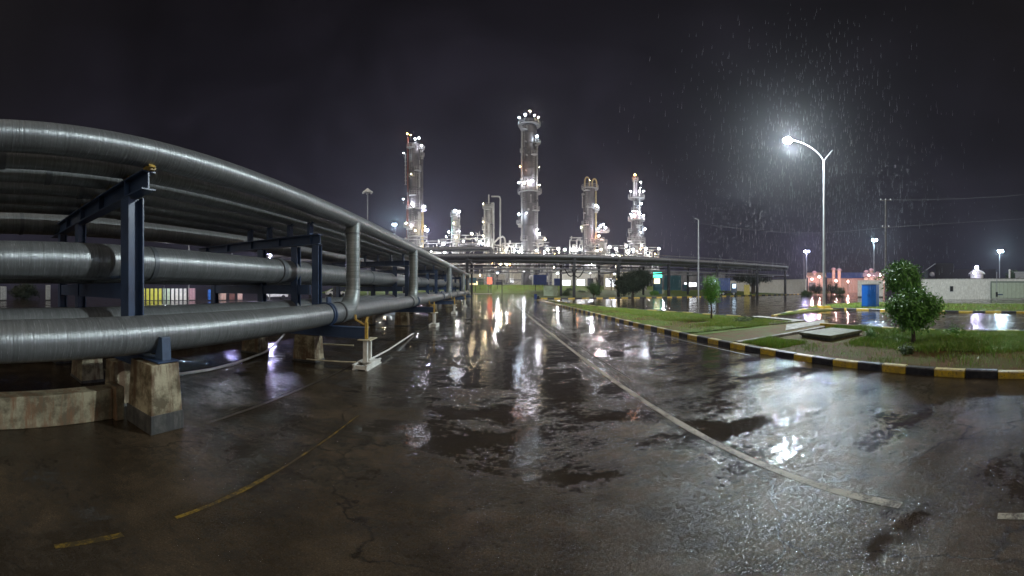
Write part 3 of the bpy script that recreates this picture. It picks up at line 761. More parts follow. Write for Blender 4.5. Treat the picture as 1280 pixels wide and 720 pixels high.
    return t, cx, cy, ux, uy, vx, vy

# left tall tower
T = tower(518.5, 132, 15.5, 182, 'dark tall tower on the left with orange beacon at its top', 'shell',
      bands=(195, 201, 214, 236, 270), plats=((262, 2, 26, 'ring'), (222, -3, 9, 'box'), (188, 8.5, 7.5, 'box'), (197, 9, 6, 'box'), (284, -6, 16, 'box'), (296, 3, 26, 'ring')),
      lamps=((519, 178, .5, 'L_cool'), (523.5, 177, .45, 'L_white'), (526.5, 186, .45, 'L_white'), (505, 195, .28, 'L_cool'), (515.5, 257.5, .75, 'L_white'), (530, 261, .6, 'L_white'), (504.5, 251.5, .45, 'L_cool'), (508, 281, .5, 'L_warm'), (514, 284, .6, 'L_white'), (531, 285, .4, 'L_warm'), (519, 290, .4, 'L_warm'), (509.5, 171.5, .42, 'L_orange'), (513.5, 173, .28, 'L_orange'), (514, 221, .22, 'L_warm')),
      pipes=((-8.6, 262, 173, .34, 'steelred'), (-11.5, 232, 194, .16, 'steelpale'), (5.5, 262, 200, .4, 'shellpale'), (9, 262, 190, .45, 'shell'), (-9, 300, 262, .5, 'steelred'), (9.5, 310, 266, .5, 'steelyellow'), (4.5, 310, 266, .9, 'shellpale')))
t0, cx, cy, ux, uy, vx, vy = T
for zt_, (a, b) in ((186, (6, 10)),):
    pass
# central tallest tower
tower(662, 135, 20, 160, 'tallest tower near the centre with two broad lit platforms', 'shell', split=237, wtop=18.5,
      bands=(168, 181, 193.5, 204, 212, 222, 255, 267, 283, 298), plats=((157, -.5, 28, 'ring'), (241, 0, 30, 'ring'), (181.5, 8.5, 10, 'box'), (281, -12, 8, 'box'), (301, 12, 15, 'box'), (192, -9.5, 5, 'box')),
      lamps=((662.5, 144.5, .4, 'L_warm'), (657, 149, .75, 'L_cool'), (649.5, 152.5, .5, 'L_cool'), (672.5, 152, .5, 'L_warm'), (668, 150, .35, 'L_white'), (671, 175.5, .6, 'L_cool'), (650.5, 212.5, .34, 'L_orange'), (674, 213, .14, 'L_warm'),
             (665, 230, .75, 'L_white'), (661, 231, .6, 'L_white'), (649, 232, .5, 'L_white'), (674, 235, .36, 'L_warm'), (656, 233, .3, 'L_warm'), (649, 270.5, .6, 'L_cool'), (658, 269, .35, 'L_white'), (671, 289.5, .45, 'L_white'), (673.5, 294.5, .6, 'L_white'), (681, 301, .3, 'L_warm')),
      pipes=((-9.6, 300, 165, .34, 'steelpale'), (9.3, 318, 184, .3, 'steelpale'), (-4, 316, 246, .7, 'shellpale'), (2, 316, 246, .5, 'shell')))
# hoop-topped tower
t5, cx, cy, ux, uy, vx, vy = tower(736.5, 138, 14.5, 236, 'plain grey tower topped with looping yellow overhead pipes', 'shell',
      bands=(247, 259, 272.5, 286.5, 300), plats=((236, 1, 21, 'ring'), (263, 8.5, 9, 'box'), (287, -9, 4, 'box')),
      lamps=((745, 259, .38, 'L_cool'), (747, 261, .3, 'L_white'), (737, 228, .16, 'L_warm'), (727, 286, .25, 'L_warm')),
      pipes=((-1.0, 318, 240, .9, 'shellpale'), (8.3, 300, 240, .26, 'steelyellow')))
for xo, h in ((-5.4, 3.4), (3.6, 2.6)):
    m = MB(); x0 = W(xo, 138); w_ = W(5.6, 138); z0 = Z(236, 138)
    pts = [(cx + ux * x0, cy + uy * x0, z0)] + [(cx + ux * (x0 + w_ / 2 - cos(a) * w_ / 2), cy + uy * (x0 + w_ / 2 - cos(a) * w_ / 2), z0 + h + sin(a) * 1.9) for a in [pi * k / 8 for k in range(9)]] + [(cx + ux * (x0 + w_), cy + uy * (x0 + w_), z0)]
    m.tube(pts, .34, 10); m.build('overhead_pipe', M['steelyellow'], t5)
tower(753, 136, 9.5, 300, 'short stout drum with lit dome beside the hoop-topped tower', 'shellpale', plats=((289.5, 0, 17, 'ring'), (304, -1, 14, 'ring')),
      lamps=((750.5, 284, .6, 'L_cool'), (754, 282, .5, 'L_white'), (757, 286, .45, 'L_white'), (748, 287, .35, 'L_white'), (748.5, 296, .3, 'L_pink')), split=304, wtop=6, name='process_vessel', cat='vessel')
# right slender tower
tower(795.5, 134, 10, 262, 'slender right-hand tower ringed by three bright platforms', 'shell', split=272, wtop=8.5,
      bands=(252, 258, 266, 282, 290), plats=((248, 0, 20.5, 'ring'), (275.5, 0, 21, 'ring'), (301.5, 0, 22.5, 'ring'), (291, -8, 5, 'box')),
      lamps=((793.8, 221, .5, 'L_orange'), (801, 230, .42, 'L_white'), (800.3, 237, .32, 'L_white'), (788.5, 241.5, .45, 'L_white'), (799.5, 241, .55, 'L_white'), (804, 241, .5, 'L_white'), (801.5, 256.5, .5, 'L_cool'), (788.5, 269.5, .55, 'L_cool'), (799.5, 268, .6, 'L_white'), (804.5, 271, .5, 'L_white'), (806, 287.5, .55, 'L_cool'), (783, 308.5, .6, 'L_white'), (791, 271, .3, 'L_pink'), (801, 292, .3, 'L_white')),
      pipes=((-3, 262, 224, .3, 'steelpale'), (3.9, 305, 238, .34, 'shellpale'), (-7.5, 302, 287, .6, 'shelldark'), (7.5, 305, 283, .6, 'shelldark')))
t6 = [o for o in C.objects if o.get('label', '').startswith('slender right')][0]
cx, cy = D(794, 134); m = MB(); m.tube([(cx, cy, Z(263, 134)), (cx, cy, Z(226, 134))], W(6, 134) / 2, 16); m.build('upper_shell', M['shell'], t6)
m = MB(); ring_platform(m, cx, cy, Z(226, 134), .5, W(8, 134) / 2, 10); m.build('platform', M['steelpale'], t6)
# small lattice column and pale vessel
tower(569.5, 140, 8, 268, 'small bright lattice column between the left tower and pale vessel', 'shellpale', bands=(276, 284, 292), plats=((267, 0, 11, 'ring'), (280, 0, 10, 'ring'), (294, 0, 12, 'ring')),
      lamps=((568.8, 264.5, .55, 'L_cool'), (574.5, 266, .45, 'L_white'), (567, 280, .3, 'L_warm'), (574, 290, .3, 'L_white'), (561, 291, .5, 'L_cool'), (570, 298, .4, 'L_warm'), (558, 297, .4, 'L_white')), pipes=((-4.5, 305, 268, .3, 'plantgreen'), (4.6, 305, 268, .3, 'steelpale'), (0, 305, 268, .4, 'steelpale')))
t3, cx, cy, ux, uy, vx, vy = tower(611, 130, 6.5, 259, 'pale twin-barrel vessel with tall inverted-U pipe on its right', 'shellpale', plats=((259.5, -1, 14, 'ring'), (277, -5, 7, 'box'), (287, -5, 7, 'box')),
      lamps=((604, 256, .2, 'L_warm'), (604, 279, .22, 'L_warm'), (590, 293, .6, 'L_warm'), (604, 296, .3, 'L_warm')), pipes=((5, 316, 254, .62, 'shellpale'), (-5, 316, 262, .4, 'shellpale'), (0, 255, 244, .22, 'shellpale')), name='process_vessel', cat='vessel')
m = MB(); r = 130
def q(xo, y): return (cx + ux * W(xo, r) + vx * 3, cy + uy * W(xo, r) + vy * 3, Z(y, r))
m.tube([q(3, 248), q(11, 248), q(13, 248.6), q(14, 251), q(14, 318)], .32, 10); m.tube([q(6, 305), q(12, 299), q(17, 297), q(19, 299), q(20, 303), q(20.5, 318)], .38, 10)
m.build('overhead_pipe', M['shellpale'], t3)

# ------------------------------------------------------------------ process units (steel frames full of pipes and drums)
def unit(px, r, wpx, ytop, seed, label, lampset=('L_uw', 'L_uy', 'L_uw'), col='steelpale', depth=8, nl=3):
    R = random.Random(seed); cx, cy = D(px, r); w = W(wpx, r); h = Z(ytop, r)
    t = thing('process_unit', label, 'process unit', (cx, cy, 0), 'process units around the towers')
    a = -az(px); ca, sa = cos(a), sin(a)
    def L(x, y, z): return (cx + x * ca - y * sa, cy + x * sa + y * ca, z)
    nb = max(2, int(w / 4)); xs = [-w / 2 + w * i / nb for i in range(nb + 1)]; levels = [h * k / 4 * R.uniform(.9, 1.05) for k in (1, 2, 3)] + [h]
    m = MB()
    for x in xs:
        for y in (-depth / 2, depth / 2): m.bar(L(x, y, 0), L(x, y, h * R.uniform(.72, 1.0)), .3)
    for z in levels:
        zz = z * .97
        for y in (-depth / 2, depth / 2): m.bar(L(-w / 2, y, zz), L(w / 2, y, zz), .28)
    for i in range(nb):
        z0, z1 = R.choice([(0, 0), (0, 1), (1, 2), (2, 3)]) if R.random() < .8 else (0, 1)
        za = levels[z0] * .97; zb = levels[z1] * .97
        m.bar(L(xs[i], -depth / 2, za * .5 if z0 == z1 else za), L(xs[i + 1], -depth / 2, zb), .2)
    m.build('frame', M[col], t)
    for z in levels[:3]:
        m = MB(); m.box(cx - w * .5, cx + w * .5, cy - depth * .42, cy + depth * .42, z * .97 + .16, z * .97 + .24, rot=a, c=(cx, cy)); m.build('deck', M['shelldark'], t)
    for k in range(max(2, nb)):
        z = levels[R.randrange(3)] + 1.2; x = R.uniform(-w * .4, w * .4); rr = R.uniform(.6, 1.2); ln = R.uniform(1.5, 3.2)
        m = MB()
        if R.random() < .5: m.tube([L(x - ln, -1, z), L(x + ln, -1, z)], rr, 14); m.sphere(L(x - ln, -1, z), rr * .99, 6); m.sphere(L(x + ln, -1, z), rr * .99, 6)
        else: m.tube([L(x, -1, z - 1), L(x, -1, z + 2.4)], rr, 14); m.sphere(L(x, -1, z + 2.4), rr * .99, 6, sz=.6)
        m.build('drum', M[R.choice(['shellpale', 'shell', 'steelpale'])], t)
    for k in range(nb * 13):
        z = R.uniform(.1, .98) * h; x0 = R.uniform(-w / 2, w / 2); x1 = x0 + R.uniform(-1, 1) * w * .4; y = R.choice([-1, 1, -1]) * depth / 2 * R.uniform(.2, 1.25); z2 = max(.5, z + R.uniform(-6, 3)); rr = R.uniform(.09, .32)
        m = MB(); m.tube([L(x0, y, z), L((x0 * .15 + x1 * .85), y, z), L(x1, y, z + (.5 if z2 > z else -.5)), L(x1, y, z2)], rr, 8)
        if R.random() < .5: m.tube([L(x0, y, z), L(x0, y, z + 1.3)], rr * 1.6, 8)
        m.build('pipe', M[R.choice(['shellpale', 'steelpale', 'steelpale', 'shellpale', 'shell', 'steelred' if k % 5 == 0 else 'shellpale'])], t)
    for k in range(nl):
        x = w * ((k + .5) / nl - .5) + R.uniform(-1, 1); z = levels[R.choice([1, 2, 2])] + R.uniform(1.0, 2.2)
        if k == 0: z = levels[0] * .55
        bulb(L(x, -depth / 2 - 1.4 if k % 2 else -1.0, z), R.uniform(.14, .27), 'L_orange' if k == 3 else R.choice(lampset), t)
    return t
US = [(486, 140, 22, 304, 'left of the dark left tower'), (516, 128, 34, 299, 'at the foot of the dark left tower'), (546, 142, 24, 301, 'just right of the dark left tower'), (566, 131, 30, 299, 'under the small lattice column'),
      (592, 127, 30, 294, 'with warm lamps left of the pale twin vessel'), (618, 140, 26, 306, 'right of the pale twin vessel'), (640, 127, 24, 304, 'just left of the tallest tower'), (676, 124, 20, 303, 'at the right foot of the tallest tower'),
      (690, 150, 20, 309, 'low between the tallest and hoop-topped towers'), (720, 132, 15, 297, 'left of the hoop-topped tower'), (744, 128, 16, 305, 'at the foot of the hoop-topped tower'), (772, 142, 24, 307, 'between hoop-topped and slender towers'),
      (797, 126, 20, 304, 'at the foot of the slender right tower'), (815, 136, 15, 309, 'at the right end beside the slender tower')]
for i, (px, r, w, y, lb) in enumerate(US):
    unit(px, r, w, y, 40 + i, 'steel process unit full of pipes ' + lb, ('L_uw', 'L_uy', 'L_uw') if i not in (4, 5) else ('L_uy', 'L_uy', 'L_uw'), 'steelpale', nl=8 if w > 20 else 6)

# horizontal tanks with rows of lamps standing on the skyline (round white glow)
for i, (px, y, r) in enumerate(((698, 311, 140), (706, 312, 140), (762, 309, 138), (770, 311, 138), (554, 305, 136), (581, 305, 134), (824, 311, 140), (631, 309, 138))):
    cx, cy = D(px, r)
    t = thing('flood_lamp', 'floodlight on a short mast, %s from the left along the plant skyline' % ['fifth', 'sixth', 'seventh', 'eighth', 'first', 'second', 'last', 'fourth'][i], 'floodlight', (cx, cy, 0), 'plant skyline floodlights')
    m = MB(); m.tube([(cx, cy, 0), (cx, cy, Z(y, r) - .3)], .16, 8); m.build('mast', M['steelpale'], t)
    m = MB(); m.box(cx - .7, cx + .7, cy + .25, cy + .5, Z(y, r) - .6, Z(y, r) + .6); m.build('housing', M['steelpale'], t)
    bulb((cx, cy, Z(y, r)), .5, 'L_white', t)

# pale low buildings behind the lawn
def house(px, r, wpx, y0, y1, label, mat, depth=10, roof='steelpale', wins=(), zb=0, cat='building', name='building', ang=None):
    cx, cy = D(px, r); w = W(wpx, r); z0 = zb; z1 = Z(y1, r); a = -az(px) if ang is None else ang
    t = thing(name, label, cat, (cx, cy, 0))
    ox, oy = sin(az(px)) * depth / 2, cos(az(px)) * depth / 2
    m = MB(); m.box(cx + ox - w / 2, cx + ox + w / 2, cy + oy - depth / 2, cy + oy + depth / 2, z0, z1, rot=a, c=(cx + ox, cy + oy)); m.build('wall', M[mat], t)
    m = MB(); m.box(cx + ox - w / 2 - .3, cx + ox + w / 2 + .3, cy + oy - depth / 2 - .3, cy + oy + depth / 2 + .3, z1, z1 + .3, rot=a, c=(cx + ox, cy + oy)); m.build('roof', M[roof], t)
    ca, sa = cos(a), sin(a)
    for (xo, wz0, ww, wh, mt, nm) in wins:
        X = W(xo, r); m = MB()
        def L(x, y, z): return (cx + x * ca - y * sa, cy + x * sa + y * ca, z)
        v = [L(X + sx * ww / 2, yy, wz0 + sz * wh) for yy in (-.12, .05) for sx, sz in ((-1, 0), (1, 0), (1, 1), (-1, 1))]
        m.add(v, [(0, 1, 2, 3), (7, 6, 5, 4), (0, 4, 5, 1), (1, 5, 6, 2), (2, 6, 7, 3), (3, 7, 4, 0)])
        o = m.build(nm, M[mt], t)
        m = MB()
        for x in (-1, 1): m.bar(L(X + x * ww / 2, -.16, wz0), L(X + x * ww / 2, -.16, wz0 + wh), .12)
        for z in (0, 1): m.bar(L(X - ww / 2, -.16, wz0 + z * wh), L(X + ww / 2, -.16, wz0 + z * wh), .12)
        sub(m, 'frame', M['darksteel'], o)
    return t
house(590, 126, 34, 357, 343, 'low warm-lit shed behind the far end of the road', 'cream', 8, 'steelpale', ((-8, 2.6, 2.0, 2.6, 'teal', 'shutter'), (2, 2.6, 3, 2, 'L_yel', 'window'), (11, 2.6, 2.0, 2.4, 'plantgreen', 'door')), name='shed', cat='shed')
house(648, 140, 40, 357, 337, 'grey-white control building behind the tallest tower foot', 'wallwhite', 8, 'steelpale', ((-9, 4, 2, 1.6, 'L_win', 'window'), (8, 4, 3, 1.6, 'L_win', 'window')))
house(720, 122, 60, 357, 339, 'long white building behind the blue sign boards', 'wallwhite', 8, 'steelpale', ((6, 2.6, 3, 2.2, 'L_win', 'window'), (18, 2.6, 2, 2.6, 'darksteel', 'door'), (-12, 2.4, 3, 2.2, 'L_win', 'window')))
house(775, 118, 40, 357, 340, 'pale building with bright windows behind the dark bush', 'cream', 8, 'steelpale', ((-14, 2.2, 2.2, 3, 'L_win', 'window'), (-8, 2.2, 1.6, 2.6, 'L_win', 'window'), (-1, 2.2, 2.2, 3, 'L_yel', 'window')))
house(846, 128, 50, 360, 341, 'dim mauve-grey warehouse behind the blue container', 'shell', 14, 'shelldark', ((14, 2.2, 3, 1.6, 'L_win', 'window'), (20, 2.2, 3, 1.6, 'L_win', 'window')))
house(893, 120, 26, 360, 343, 'low grey shed with one lit window behind the truck', 'shell', 12, 'shelldark', ((-2, 3, 3, 1.8, 'L_blue', 'window'),))
# added fill lamps on posts, brightening the far lawn and building fronts
for i, (px, r, z, mt) in enumerate(((600, 112, 6, 'L_warm'), (622, 113, 7, 'L_fill'), (655, 112, 7, 'L_fill'), (697, 108, 6.5, 'L_fill'), (738, 106, 6.5, 'L_fill'), (768, 104, 6.2, 'L_fill'), (829, 100, 6, 'L_fill'))):
    cx, cy = D(px, r)
    t = thing('lawn_fill_light', 'added fill light on the far lawn, %s from the left' % ORD[i].replace('nearest', 'first'), 'lamp post', (cx, cy, 0), 'added fill lights on the far lawn')
    m = MB(); m.tube([(cx, cy, 0), (cx, cy, z - .2)], .07, 8); m.build('post', M['darksteel'], t)
    m = MB(); m.box(cx - .3, cx + .3, cy - .2, cy + .2, z + .16, z + .26); m.build('cap', M['darksteel'], t)
    bulb((cx, cy, z), .2 if i != 1 else .26, mt, t)

# ------------------------------------------------------------------ objects on the far verge
def board(px, r, wpx, y0, y1, label, mat, name='sign_board', posts=(-.35, .35), ribs=0, group=None, thick=.12):
    cx, cy = D(px, r); w = W(wpx, r); z0 = Z(y0, r); z1 = Z(y1, r); a = -az(px); ca, sa = cos(a), sin(a)
    t = thing(name, label, 'sign', (cx, cy, 0), group)
    m = MB(); m.box(cx - w / 2, cx + w / 2, cy - thick / 2, cy + thick / 2, z0, z1, rot=a, c=(cx, cy))
    for k in range(ribs):
        xx = cx - w / 2 + w * (k + .5) / ribs; m.box(xx - w * .12 / ribs * 2, xx + w * .12 / ribs * 2, cy - thick / 2 - .06, cy - thick / 2 - .002, z0 + .05, z1 - .05, rot=a, c=(cx, cy))
    m.build('panel', M[mat], t)
    for p in posts: 
        x = cx + p * w * ca; y = cy + p * w * sa + .12
        m = MB(); m.box(x - .09, x + .09, y - .09, y + .09, 0, z1 - .3); m.build('post', M['darksteel'], t)
board(627.5, 84, 9, 349.5, 343, 'white board on a single dark post at the far road end', 'white', posts=(0,))
board(675, 82, 16.5, 356, 343.5, 'large ribbed blue board on posts beside the far road', 'boxblue', ribs=8)
board(697, 90, 9, 357, 348, 'smaller blue board right of the large ribbed one', 'boxblue', ribs=3)
board(612, 104, 6, 355, 347, 'red-lit tank built as a glowing board left of the white sign', 'L_red', posts=(-.3, .3))  # flat board stands for a tank; its red light is emission
board(591, 108, 9, 354, 347, 'teal board at the left end of the far lawn', 'teal')

def drum(px, r, h, rad, label, mat, name='barrel', group=None):
    cx, cy = D(px, r); t = thing(name, label, 'barrel', (cx, cy, 0), group)
    m = MB(); m.tube([(cx, cy, .12), (cx, cy, h * .33), (cx, cy, h * .66), (cx, cy, h)], rad, 18)
    m.build('body', M[mat], t)
    for z in (h * .33, h * .66, h - .03):
        m = MB(); m.tube([(cx, cy, z - .02), (cx, cy, z + .02)], rad + .02, 18); m.build('hoop', M['darksteel'], t)
drum(669.5, 47.2, .85, .22, 'dark blue drum standing at the tip of the long kerb', 'boxblue')
drum(672.5, 47.0, .6, .18, 'short black drum right beside the blue one at the kerb tip', 'rubber')

def cabinet(px, r, wpx, dep, y1, label, mat, name, cat, top='cabtop', a=None, legs=True, z0=.12, door=True):
    cx, cy = D(px, r); w = W(wpx, r); z1 = Z(y1, r); a = -az(px) if a is None else a; ca, sa = cos(a), sin(a)
    t = thing(name, label, cat, (cx, cy, 0))
    def L(x, y, z): return (cx + x * ca - y * sa, cy + x * sa + y * ca, z)
    def bx(m, x0, x1, y0, y1_, a0, a1):
        v = [L(x, y, z) for x in (x0, x1) for y in (y0, y1_) for z in (a0, a1)]
        m.add(v, [(0, 1, 3, 2), (4, 6, 7, 5), (0, 4, 5, 1), (2, 3, 7, 6), (0, 2, 6, 4), (1, 5, 7, 3)])
    m = MB(); bx(m, -w / 2, w / 2, 0, dep, z0, z1 - .06); m.build('body', M[mat], t, .015)
    m = MB(); bx(m, -w / 2 - .04, w / 2 + .04, -.05, dep + .05, z1 - .058, z1 + .02); m.build('top', M[top], t, .01)
    m = MB(); bx(m, -w / 2 + .03, w / 2 - .03, .03, dep - .03, 0, z0 - .002); m.build('plinth', M['concrete_dark'], t)
    if door:
        for s in (-1, 1):
            m = MB(); bx(m, s * w / 4 - w / 4 + .03, s * w / 4 + w / 4 - .03, -.02, -.002, z0 + .06, z1 - .14); d = m.build('door', M[mat], t, .006)
            m = MB(); bx(m, -s * .0 + s * .07 - .012, s * .07 + .012, -.05, -.022, (z0 + z1) / 2 - .1, (z0 + z1) / 2 + .1); sub(m, 'handle', M['darksteel'], d)
    return t
cabinet(1086, 28.2, 18.5, 1.2, 355, 'bright blue steel cabinet standing on the verge left of the trees', 'cabblue', 'utility_cabinet', 'cabinet', a=radians(-78))
cabinet(688, 64, 17, 1.2, 357, 'pale green low cabinet on the lawn near the kerb tip', 'palegreen', 'utility_cabinet', 'cabinet')
cabinet(933.5, 76, 7, 1.0, 356, 'yellow box on the verge beside the blue truck', 'yellowbox', 'storage_box', 'box', 'yellowbox')
# roadside pillbox behind the cabinet
cabinet(1088, 60, 32, 3.0, 350.5, 'pale grey block building behind the blue cabinet', 'wallwhite', 'block_building', 'building', 'wallwhite', z0=.2, door=False)

# kiosk with green lit fascia
cx, cy = D(822, 78); t = thing('kiosk', 'small kiosk with glowing green fascia and yellow window', 'kiosk', (cx, cy, 0)); w = W(11, 78)
a = -az(822)
def bxr(x0, x1, y0, y1, z0, z1): 
    m = MB(); m.box(cx + x0, cx + x1, cy + y0, cy + y1, z0, z1, rot=a, c=(cx, cy)); return m
bxr(-w / 2, w / 2, 0, 3, 0, Z(340, 78)).build('body', M['teal'], t)
bxr(-w / 2, w / 2, -.14, -.01, Z(347, 78), Z(340.5, 78)).build('fascia', M['L_green'], t)
bxr(-w / 2 + .2, w / 2 - .5, -.1, -.01, Z(354.5, 78), Z(348, 78)).build('window', M['L_yel'], t)
bxr(-w / 2, w / 2, -.5, 3.1, Z(340, 78) + .01, Z(340, 78) + .2).build('roof', M['teal'], t)

# dark blue dump body and container
def truck(px, r, wpx, label, bodymat, cabmat, y1, lit=True, ang=None):
    cx, cy = D(px, r); w = W(wpx, r); a = -az(px) if ang is None else ang; z1 = Z(y1, r)
    t = thing('truck', label, 'truck', (cx, cy, 0)); m = MB()
    def bx(x0, x1, y0, y1_, z0, z1_): m.box(cx + x0, cx + x1, cy + y0, cy + y1_, z0, z1_, rot=a, c=(cx, cy))
    bx(-w / 2, w * .16, -1.1, 1.1, 1.1, z1); bx(-w / 2 - .06, w * .17, -1.16, 1.16, z1 - .12, z1 + .02)
    for k in range(6): bx(-w / 2 + w * .66 * k / 6, -w / 2 + w * .66 * k / 6 + .08, -1.18, -1.1, 1.1, z1 - .12)
    m.build('cargo_box', M[bodymat], t, .02)
    m = MB(); zc = min(z1 - .1, 2.7)
    pr = [(w * .2, .7), (w * .5, .7), (w * .5, 1.6), (w * .45, zc), (w * .2, zc)]
    ca, sa = cos(a), sin(a); v = []
    for y in (-1.05, 1.05):
        for x, z in pr: v.append((cx + x * ca - y * sa, cy + x * sa + y * ca, z))
    m.add(v, [(0, 1, 2, 3, 4)[::-1], (5, 6, 7, 8, 9)] + [(i, (i + 1) % 5, 5 + (i + 1) % 5, 5 + i) for i in range(5)]); m.build('cab', M[cabmat], t, .04)
    m = MB(); bx(w * .27, w * .44, -1.09, -1.06, 1.65, zc - .15); m.build('window', M['L_blue' if lit else 'teal'], t)
    m = MB(); bx(-w / 2, w / 2, -.5, .5, .6, .95); m.build('chassis', M['blacksteel'], t)
    for x in (-w * .36, -w * .2, w * .34):
        for y in (-1.0, .8):
            m = MB(); p = [(cx + x * ca - yy * sa, cy + x * sa + yy * ca, .5) for yy in (y, y + .25)]
            m.tube(p, .5, 18); wh = m.build('wheel', M['rubber'], t)
            m = MB(); p2 = [(cx + x * ca - yy * sa, cy + x * sa + yy * ca, .5) for yy in (y - .02, y + .02)]; m.tube(p2, .24, 12); sub(m, 'rim', M['galv'], wh)
    return t
truck(909, 73, 24, 'blue truck with a lit cab window parked by the yellow box', 'boxblue', 'navy', 348)
truck(846, 92, 32, 'teal-blue tipper truck parked right of the kiosk', 'teal', 'navy', 344.5, False)

# white boundary walls
def wall(x0, y0, x1, y1, h, label, mat='wallwhite', th=.25):
    L = sqrt((x1 - x0) ** 2 + (y1 - y0) ** 2); a = atan2(y1 - y0, x1 - x0); cx, cy = (x0 + x1) / 2, (y0 + y1) / 2
    t = thing('boundary_wall', label, 'wall', (cx, cy, 0))
    m = MB(); m.box(cx - L / 2, cx + L / 2, cy - th / 2, cy + th / 2, 0, h, rot=a); m.build('wall', M[mat], t)
    m = MB(); m.box(cx - L / 2, cx + L / 2, cy - th / 2 - .05, cy + th / 2 + .05, h + .002, h + .1, rot=a); m.build('coping', M['slab'], t)
    return t, (cx, cy, a)
wt, _ = wall(50, -40, 50, 15.2, 3.05, 'long white boundary wall on the right beyond the second road')
m = MB(); m.box(49.8, 49.868, 10.1, 10.55, 1.2, 1.95); vt = m.build('vent', M['black'], wt)
m = MB()
for a_, b_, c_, d_ in ((10.05, 10.1, 1.15, 2.0), (10.55, 10.6, 1.15, 2.0), (10.1, 10.55, 1.15, 1.2), (10.1, 10.55, 1.95, 2.0)): m.box(49.76, 49.87, a_, b_, c_, d_)
sub(m, 'frame', M['galv'], vt)
m = MB(); m.box(49.70, 49.868, -4.2, 4.2, .15, 2.5); pn = m.build('gate_panel', M['wallgreen'], wt)
m = MB(); m.box(49.64, 49.72, -4.4, -4.2, .1, 2.7); m.box(49.64, 49.72, 4.2, 4.4, .1, 2.7); m.box(49.64, 49.72, -4.4, 4.4, 2.5, 2.7)
for y in np.arange(-3.6, 4.2, .6): m.box(49.67, 49.699, y, y + .03, .15, 2.5)
sub(m, 'gate_frame', M['trimdark'], pn)
pA = D(912, 112); pB = D(1007, 92)
wall(pA[0], pA[1], pB[0], pB[1], 4.1, 'white wall behind the crossing rack right end and flat dark tree')
# thin roadside post with box
cx, cy = D(1246, 41)
t = thing('sign_post', 'thin post with small black box in front of the white wall', 'post', (cx, cy, 0))
m = MB(); m.tube([(cx, cy, 0), (cx, cy, Z(340, 41))], .045, 10); m.build('post', M['galv'], t)
m = MB(); m.box(cx - .12, cx + .12, cy - .12, cy + .12, Z(371, 41), Z(365, 41)); m.build('box', M['black'], t)
m = MB(); m.box(cx - .05, cx + .05, cy - .75, cy - .13, Z(369, 41), Z(367.5, 41)); m.build('arm', M['navy'], t)
cx, cy = D(1262, 56); m = MB(); m.tube([(cx, cy, 0), (cx, cy, Z(338, 56))], .16, 12); m.sphere((cx, cy, Z(338, 56)), .22, 6)
tag(m.build('bollard_post', M['white'], None, base=(cx, cy, 0)), 'white ball-topped post rising behind the gate wall', 'post')

# buildings behind the right wall
def gable(px0, px1, r, y0, y1, label, wm, rm, yr, depth=14, name='warehouse', cat='warehouse'):
    (x0, yy0), (x1, yy1) = D(px0, r), D(px1, r); cx, cy = (x0 + x1) / 2, (yy0 + yy1) / 2; L = sqrt((x1 - x0) ** 2 + (yy1 - yy0) ** 2); a = atan2(yy1 - yy0, x1 - x0)
    t = thing(name, label, cat, (cx, cy, 0)); h = Z(y1, r); hr = Z(yr, r); ca, sa = cos(a), sin(a)
    def Q(x, y, z): return (cx + x * ca - y * sa, cy + x * sa + y * ca, z)
    m = MB(); m.add([Q(-L / 2, 0, 0), Q(L / 2, 0, 0), Q(L / 2, depth, 0), Q(-L / 2, depth, 0), Q(-L / 2, 0, h), Q(L / 2, 0, h), Q(L / 2, depth, h), Q(-L / 2, depth, h), Q(-L / 2, depth / 2, hr), Q(L / 2, depth / 2, hr)],
                    [(0, 1, 5, 4), (1, 2, 6, 9, 5), (2, 3, 7, 6), (3, 0, 4, 8, 7)]); m.build('wall', M[wm], t)
    e = .5; m = MB(); m.add([Q(-L / 2 - e, -e, h - .1), Q(L / 2 + e, -e, h - .1), Q(L / 2 + e, depth / 2, hr + .1), Q(-L / 2 - e, depth / 2, hr + .1), Q(L / 2 + e, depth + e, h - .1), Q(-L / 2 - e, depth + e, h - .1)], [(0, 1, 2, 3), (3, 2, 4, 5)])
    o = m.build('roof', M[rm], t); md = o.modifiers.new('s', 'SOLIDIFY'); md.thickness = .15
    nb = max(2, int(L / 5))
    for k in range(nb):
        x = -L / 2 + L * (k + .5) / nb; m = MB(); v = [Q(x + sx, yy, z) for yy in (-.12, .04) for sx, z in ((-1.2, h * .15), (1.2, h * .15), (1.2, h * .6), (-1.2, h * .6))]
        m.add(v, [(0, 1, 2, 3), (7, 6, 5, 4), (0, 4, 5, 1), (1, 5, 6, 2), (2, 6, 7, 3), (3, 7, 4, 0)]); m.build('door' if k % 2 else 'panel', M['pinkwall' if k % 2 else 'shell'], t)
    return t
gable(1034, 1082, 125, 360, 347, 'salmon-lit warehouse with long blue roof on the right skyline', 'pinkwall', 'roofblue', 340)
gable(1010, 1031, 118, 360, 345, 'smaller pink-lit building left of the blue-roofed warehouse', 'pinkwall', 'pinkwall', 340)
gable(1080, 1106, 112, 360, 345, 'pink-lit sheds behind the blue cabinet', 'pinkwall', 'pink', 340)
def pinkstack(px, r, y, label):
    cx, cy = D(px, r); t = thing('vent_stack', label, 'stack', (cx, cy, 0), 'pink-lit vent stacks')
    m = MB(); m.tube([(cx, cy, 0), (cx, cy, Z(y, r))], .6, 12); m.build('shaft', M['pinkwall'], t)
    m = MB(); m.tube([(cx, cy, Z(y, r)), (cx, cy, Z(y, r) + .7)], 1, 12, radii=[1.1, .4]); m.build('cap', M['pink'], t)
